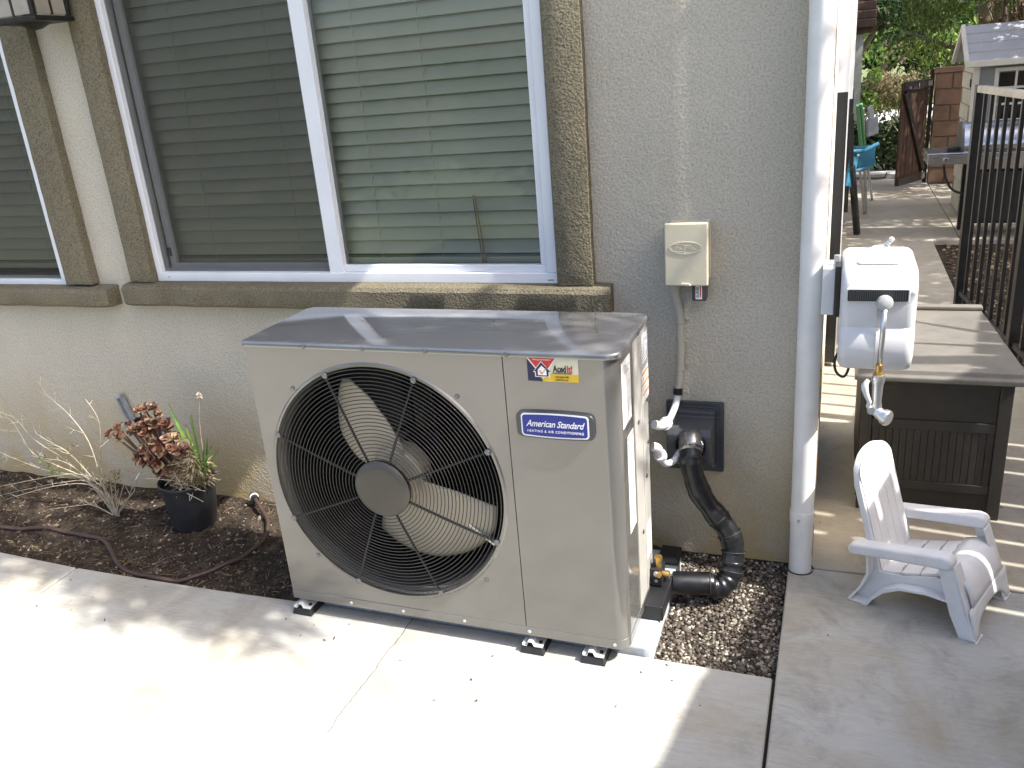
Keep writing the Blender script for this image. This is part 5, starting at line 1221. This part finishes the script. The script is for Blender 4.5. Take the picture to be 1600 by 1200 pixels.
pt = root('plant_pot', 'ribbed black nursery pot standing on the soil by the wall', 'pot', (-.74, .06, -.03))
PT = Matrix.Translation((-.738, .075, -.028)) @ Matrix.Rotation(R(2.5), 4, 'Y')
m = MB(); n = 64; prof = [(0, .002), (.074, .002), (.078, .006), (.096, .168), (.101, .170), (.103, .174), (.103, .183), (.100, .186), (.097, .183), (.094, .168)]
o = 0
for r, z in prof:
    for k in range(n):
        a = 2*math.pi*k/n; rr = r*(1+(.018*(1 if math.cos(a*16) > 0 else 0) if .004 < z < .16 else 0)); v = PT @ Vector((rr*math.cos(a), rr*math.sin(a), z)); m.v.append(tuple(v))
for i in range(len(prof)-1):
    for k in range(n): m.f.append((i*n+k, i*n+(k+1) % n, (i+1)*n+(k+1) % n, (i+1)*n+k))
obj('pot_body', m, 'pot', pt, smooth='auto')
m = MB(); m.lathe([(0, .155), (.0945, .153)], n=32, mat=PT); obj('potting_soil', m, 'soil', pt)
su = root('red_succulent', 'red and bronze rosette succulent spilling from the black pot', 'plant', (-.76, .06, .12))
lf = MB(); NL = 6
for i in range(NL+1):
    t = i/NL; wv = math.sin(math.pi*min(1, t**.8*.93+.05))**.8*.0088*(1 if t < .99 else .4)
    zc = .004*math.sin(t*2.6)
    for s in (-1, 0, 1): lf.v.append((t*.026, s*wv, zc+(.0022 if s else 0)))
for i in range(NL):
    for s in range(2): a = i*3+s; lf.f.append((a, a+1, a+4, a+3))
lfm = lf.mesh('leaf'); lfm.materials.append(M['leafred'])
for p in lfm.polygons: p.use_smooth = True
def rosette(c, d, k, sc_):
    d = Vector(d).normalized(); q = d.to_track_quat('Z', 'Y').to_matrix().to_4x4()
    for i in range(k):
        a = i*2.4; tilt = R(18+62*(1-i/k)); s = sc_*(.75+.4*(1-i/k))*random.uniform(.85, 1.15)
        mw = Matrix.Translation(c) @ q @ Matrix.Translation((0, 0, -.010*(1-i/k))) @ Matrix.Rotation(a, 4, 'Z') @ Matrix.Rotation(-math.pi/2+tilt*1.0, 4, 'Y') @ Matrix.Scale(s, 4)
        inst('leaf', lfm, su, mw @ Matrix.Diagonal((1.0, 1.45, 1, 1)))
ends = [(-.985, .03, .335), (-.955, .04, .355), (-.93, .02, .335), (-.915, .05, .37), (-.885, .03, .35), (-.865, .05, .385), (-.845, .03, .36), (-.86, .06, .42), (-.83, .06, .43), (-.815, .04, .40), (-.79, .06, .435), (-.775, .06, .41), (-.80, .02, .36), (-.775, .03, .385), (-.745, .05, .37), (-.735, .03, .335), (-.765, .0, .33), (-.745, .0, .295), (-.715, .02, .305), (-.825, .0, .30), (-.855, .0, .265), (-.82, -.01, .255), (-.79, -.01, .27), (-.76, -.01, .25), (-.705, .05, .335), (-.68, .05, .30)]
ends += [(x+random.uniform(-.028, .028), y+random.uniform(-.035, .03), z+random.uniform(-.035, .018)) for (x, y, z) in ends[5:] if random.random() < .85]
m = MB()
for e in ends:
    b = Vector((-.75+random.uniform(-.03, .03), .06+random.uniform(-.02, .02), .13)); mid = Vector((b.x*.45+e[0]*.55, (b.y+e[1])/2, .12+(e[2]-.12)*.52)); P = smooth_path([b, mid, e], 5)
    m.tube(P, [.0058*(1-.5*k/len(P)) for k in range(len(P))], 6)
obj('stem', m, 'stem', su, smooth=True)
for e in ends: rosette(e, (e[0]+.76, e[1]-.14, max(.05, e[2]-.22)), 11, random.uniform(.85, 1.15))
dl = root('withered_plant', 'clump of dry grey brown leaves hanging over the pot rim', 'plant', (-.68, .03, .16))
m = MB(); 
for i in range(430):
    a = random.random()*6.28; r = random.uniform(.01, .095); p = Vector((-.665+r*math.cos(a), .045+r*.6*math.sin(a), .165+random.uniform(-.02, .15)*(1-r*6))); d = Vector((math.cos(a), math.sin(a)*.8-.2, random.uniform(-1.1, .5)))
    leaf_add(m, p, random.uniform(.018, .045), random.uniform(.004, .009), d)
obj('dry_foliage', m, 'deadleaf', dl, fix=False)
m = MB()
for i in range(16): m.tube([(-.69+random.gauss(0, .04), .02+random.gauss(0, .02), .16), (-.67+random.gauss(0, .06), .0+random.gauss(0, .02), random.uniform(.09, .22))], .0016, 4)
obj('stem', m, 'twig', dl)
st_ = root('strap_leaf_plant', 'green strap leaved plant rising at the right of the pot', 'plant', (-.635, .07, .17))
for (dx, dy, h, lean) in [(-.075, .0, .27, 1), (-.035, .01, .20, 1), (.0, .0, .235, 1), (.028, -.02, .25, 1), (.05, -.01, .17, 1.3), (.10, -.03, .17, 1.4), (.075, .02, .13, 1.5), (-.05, .03, .14, 1.2), (.02, .03, .15, 1), (.105, -.045, .11, 1.6)]:
    b = Vector((-.635+dx*.12, .06+dy*.2, .15)); m = MB(); N = 8
    for i in range(N+1):
        t = i/N; p = b+Vector((dx*t**(1.2*lean), dy*t, 1.22*h*(t-.12*lean*t*t*.6))); wv = .0095*math.sin(math.pi*(.12+.88*t))**.7*(1-t*.3)+.0004
        s = Vector((.85, -.35, 0)).normalized() if dx > -.02 else Vector((.8, .5, 0)).normalized()
        m.v += [tuple(p-s*wv+Vector((0, -.0015, 0))), tuple(p+Vector((0, .0015, 0))), tuple(p+s*wv+Vector((0, -.0015, 0)))]
    for i in range(N):
        for k in range(2): a = i*3+k; m.f.append((a, a+1, a+4, a+3))
    obj('leaf', m, 'blade_leaf', st_, smooth=True, fix=False)
m = MB(); m.tube(smooth_path([(-.63, .07, .2), (-.61, .07, .38), (-.572, .06, .50)], 5), .0014, 5); clumps(m, [((-.574, .06, .50), (.006, .006, .02))], 4, .014, .005, .008); obj('dry_flower_stalk', m, 'twig', st_)
# brown drip hose
dh = root('drip_hose', 'brown garden hose curving over the soil to a fitting near the unit', 'hose', (-.9, -.15, 0))
hp = [(-1.9, -.11, 0), (-1.65, -.115, 0), (-1.496, -.128, 0), (-1.3, -.105, 0), (-1.095, -.108, 0), (-.98, -.13, 0), (-.88, -.19, 0), (-.79, -.245, 0), (-.66, -.278, 0), (-.531, -.279, 0), (-.45, -.21, 0), (-.399, -.119, 0), (-.39, 0, 0), (-.44, .113, .01), (-.52, .18, .02), (-.575, .225, .028)]
P = smooth_path(hp, 6); P = [Vector((p.x, p.y, soil_h(p.x, p.y)+.009+p.z)) for p in P]
obj('tube', MB().tube(P, .0078, 12), 'hose', dh, smooth=True)
e = P[-1]; d = (P[-1]-P[-4]).normalized(); m = MB(); m.cyl(e-d*.012, e+d*.03, .0135, n=14); fo_ = obj('coupling', m, 'black', dh, smooth='auto')
m = MB(); m.tube([e+d*.012+(d.orthogonal().normalized()*math.cos(a)+d.cross(d.orthogonal().normalized())*math.sin(a))*.0145 for a in [6.283*k/16 for k in range(16)]], .0035, 8, closed=True); obj('white_ring', m, 'wplast', fo_, smooth=True)
# a few leaves and chips of debris on the paving
dbm = MB()
for i in range(60):
    x, y = random.choice([(random.uniform(-.9, 1.3), random.uniform(-.6, -.31)), (random.uniform(1.37, 2.0), random.uniform(-.3, .9)), (random.uniform(1.5, 2.1), random.uniform(2, 6))])
    leaf_add(dbm, Vector((x, y, .004)), random.uniform(.006, .016), random.uniform(.003, .006), Vector((random.gauss(0, 1), random.gauss(0, 1), random.gauss(0, .2))))
obj('leaf_debris', dbm, 'litter', label='scattered dry leaf crumbs on the concrete', cat='litter', kind='stuff', fix=False)

# ------------------------------------------------------------------ unseen, added for shade and reflections: board fence, trees, hedge
bf = root('shadow_fence', 'unseen tall board fence right of the walk, shaped for its shadow stripes', 'fence', (2.8, -.8, 0))  # unseen; board gaps and height step shaped for the sun stripes and shadow edge
def bfx(y): return 2.82+.17*(y+.6)
y = -3.3; bz = 1.97
while y < 1.7:
    gap = .017 if -.22 < y < 1.0 else .0006
    w_ = .105; m = MB(); m.bar((bfx(y), y, -.05), (bfx(y), y, .0), .01, .01)
    m = MB(); h = (bz if y < -.45 else 1.90)+random.uniform(-.004, .004); m.prism([(bfx(y)-.009, y), (bfx(y)+.009, y), (bfx(y+w_)+.009, y+w_), (bfx(y+w_)-.009, y+w_)], 'z', .001, h); obj('board', m, 'fencewood', bf); y += w_+gap
m = MB(); m.bar((bfx(-3.3)+.03, -3.3, .02+.3), (bfx(1.7)+.03, 1.7, .32), .035, .06); obj('rail', m, 'fencewood', bf)
m = MB(); m.bar((bfx(-3.3)+.03, -3.3, 1.8), (bfx(1.7)+.03, 1.7, 1.8), .035, .06); obj('rail', m, 'fencewood', bf)
random.seed(11)
tree('dapple_caster_tree', 'unseen sparse tree added over the unit to cast streaked shade', 'tree', (3.6, .9, 0), [((random.uniform(1.2, 3.3), random.uniform(-.88, -.22), random.uniform(3.3, 4.2)), (.22, .10, .25)) for _ in range(16)] + [((random.uniform(2.35, 3.3), random.uniform(-.66, -.36), random.uniform(3.4, 4.0)), (.15, .04, .2)) for _ in range(22)] + [((random.uniform(1.7, 3.0), random.uniform(-.86, -.66), random.uniform(3.4, 4.0)), (.2, .05, .2)) for _ in range(26)], 2, .34, .03, 'lf_dark', (3.2, .1, 3.9), .06, 12, .5, .09, down=True)  # unseen; long hanging leaves shaped to throw streaks on unit and bed
tree('sun_blocker_tree', 'unseen dense tree added to shade the side yard', 'tree', (4.1, 3.2, 0), [((random.uniform(2.9, 6.2), random.uniform(2.0, 8.6), random.uniform(2.15, 3.9)), (.45, .45, .28)) for _ in range(210)], 22, .10, .055, 'lf_dark', (4.0, 3.3, 2.7), .09, 12, .6, .13)  # unseen canopy put in to keep sun off the alley and shed
hm = MB(); clumps(hm, [((random.uniform(-7, 5), -6.6+random.gauss(0, .25), random.uniform(.1, 1.7)), (.5, .3, .25)) for _ in range(90)], 12, .14, .09, .2)
r = root('reflection_hedge', 'unseen long green hedge added for reflections in glass and metal', 'hedge', (-1, -6.6, 0)); obj('foliage', hm, 'lf_grey', r, fix=False)  # unseen, added to give the panes something green to reflect
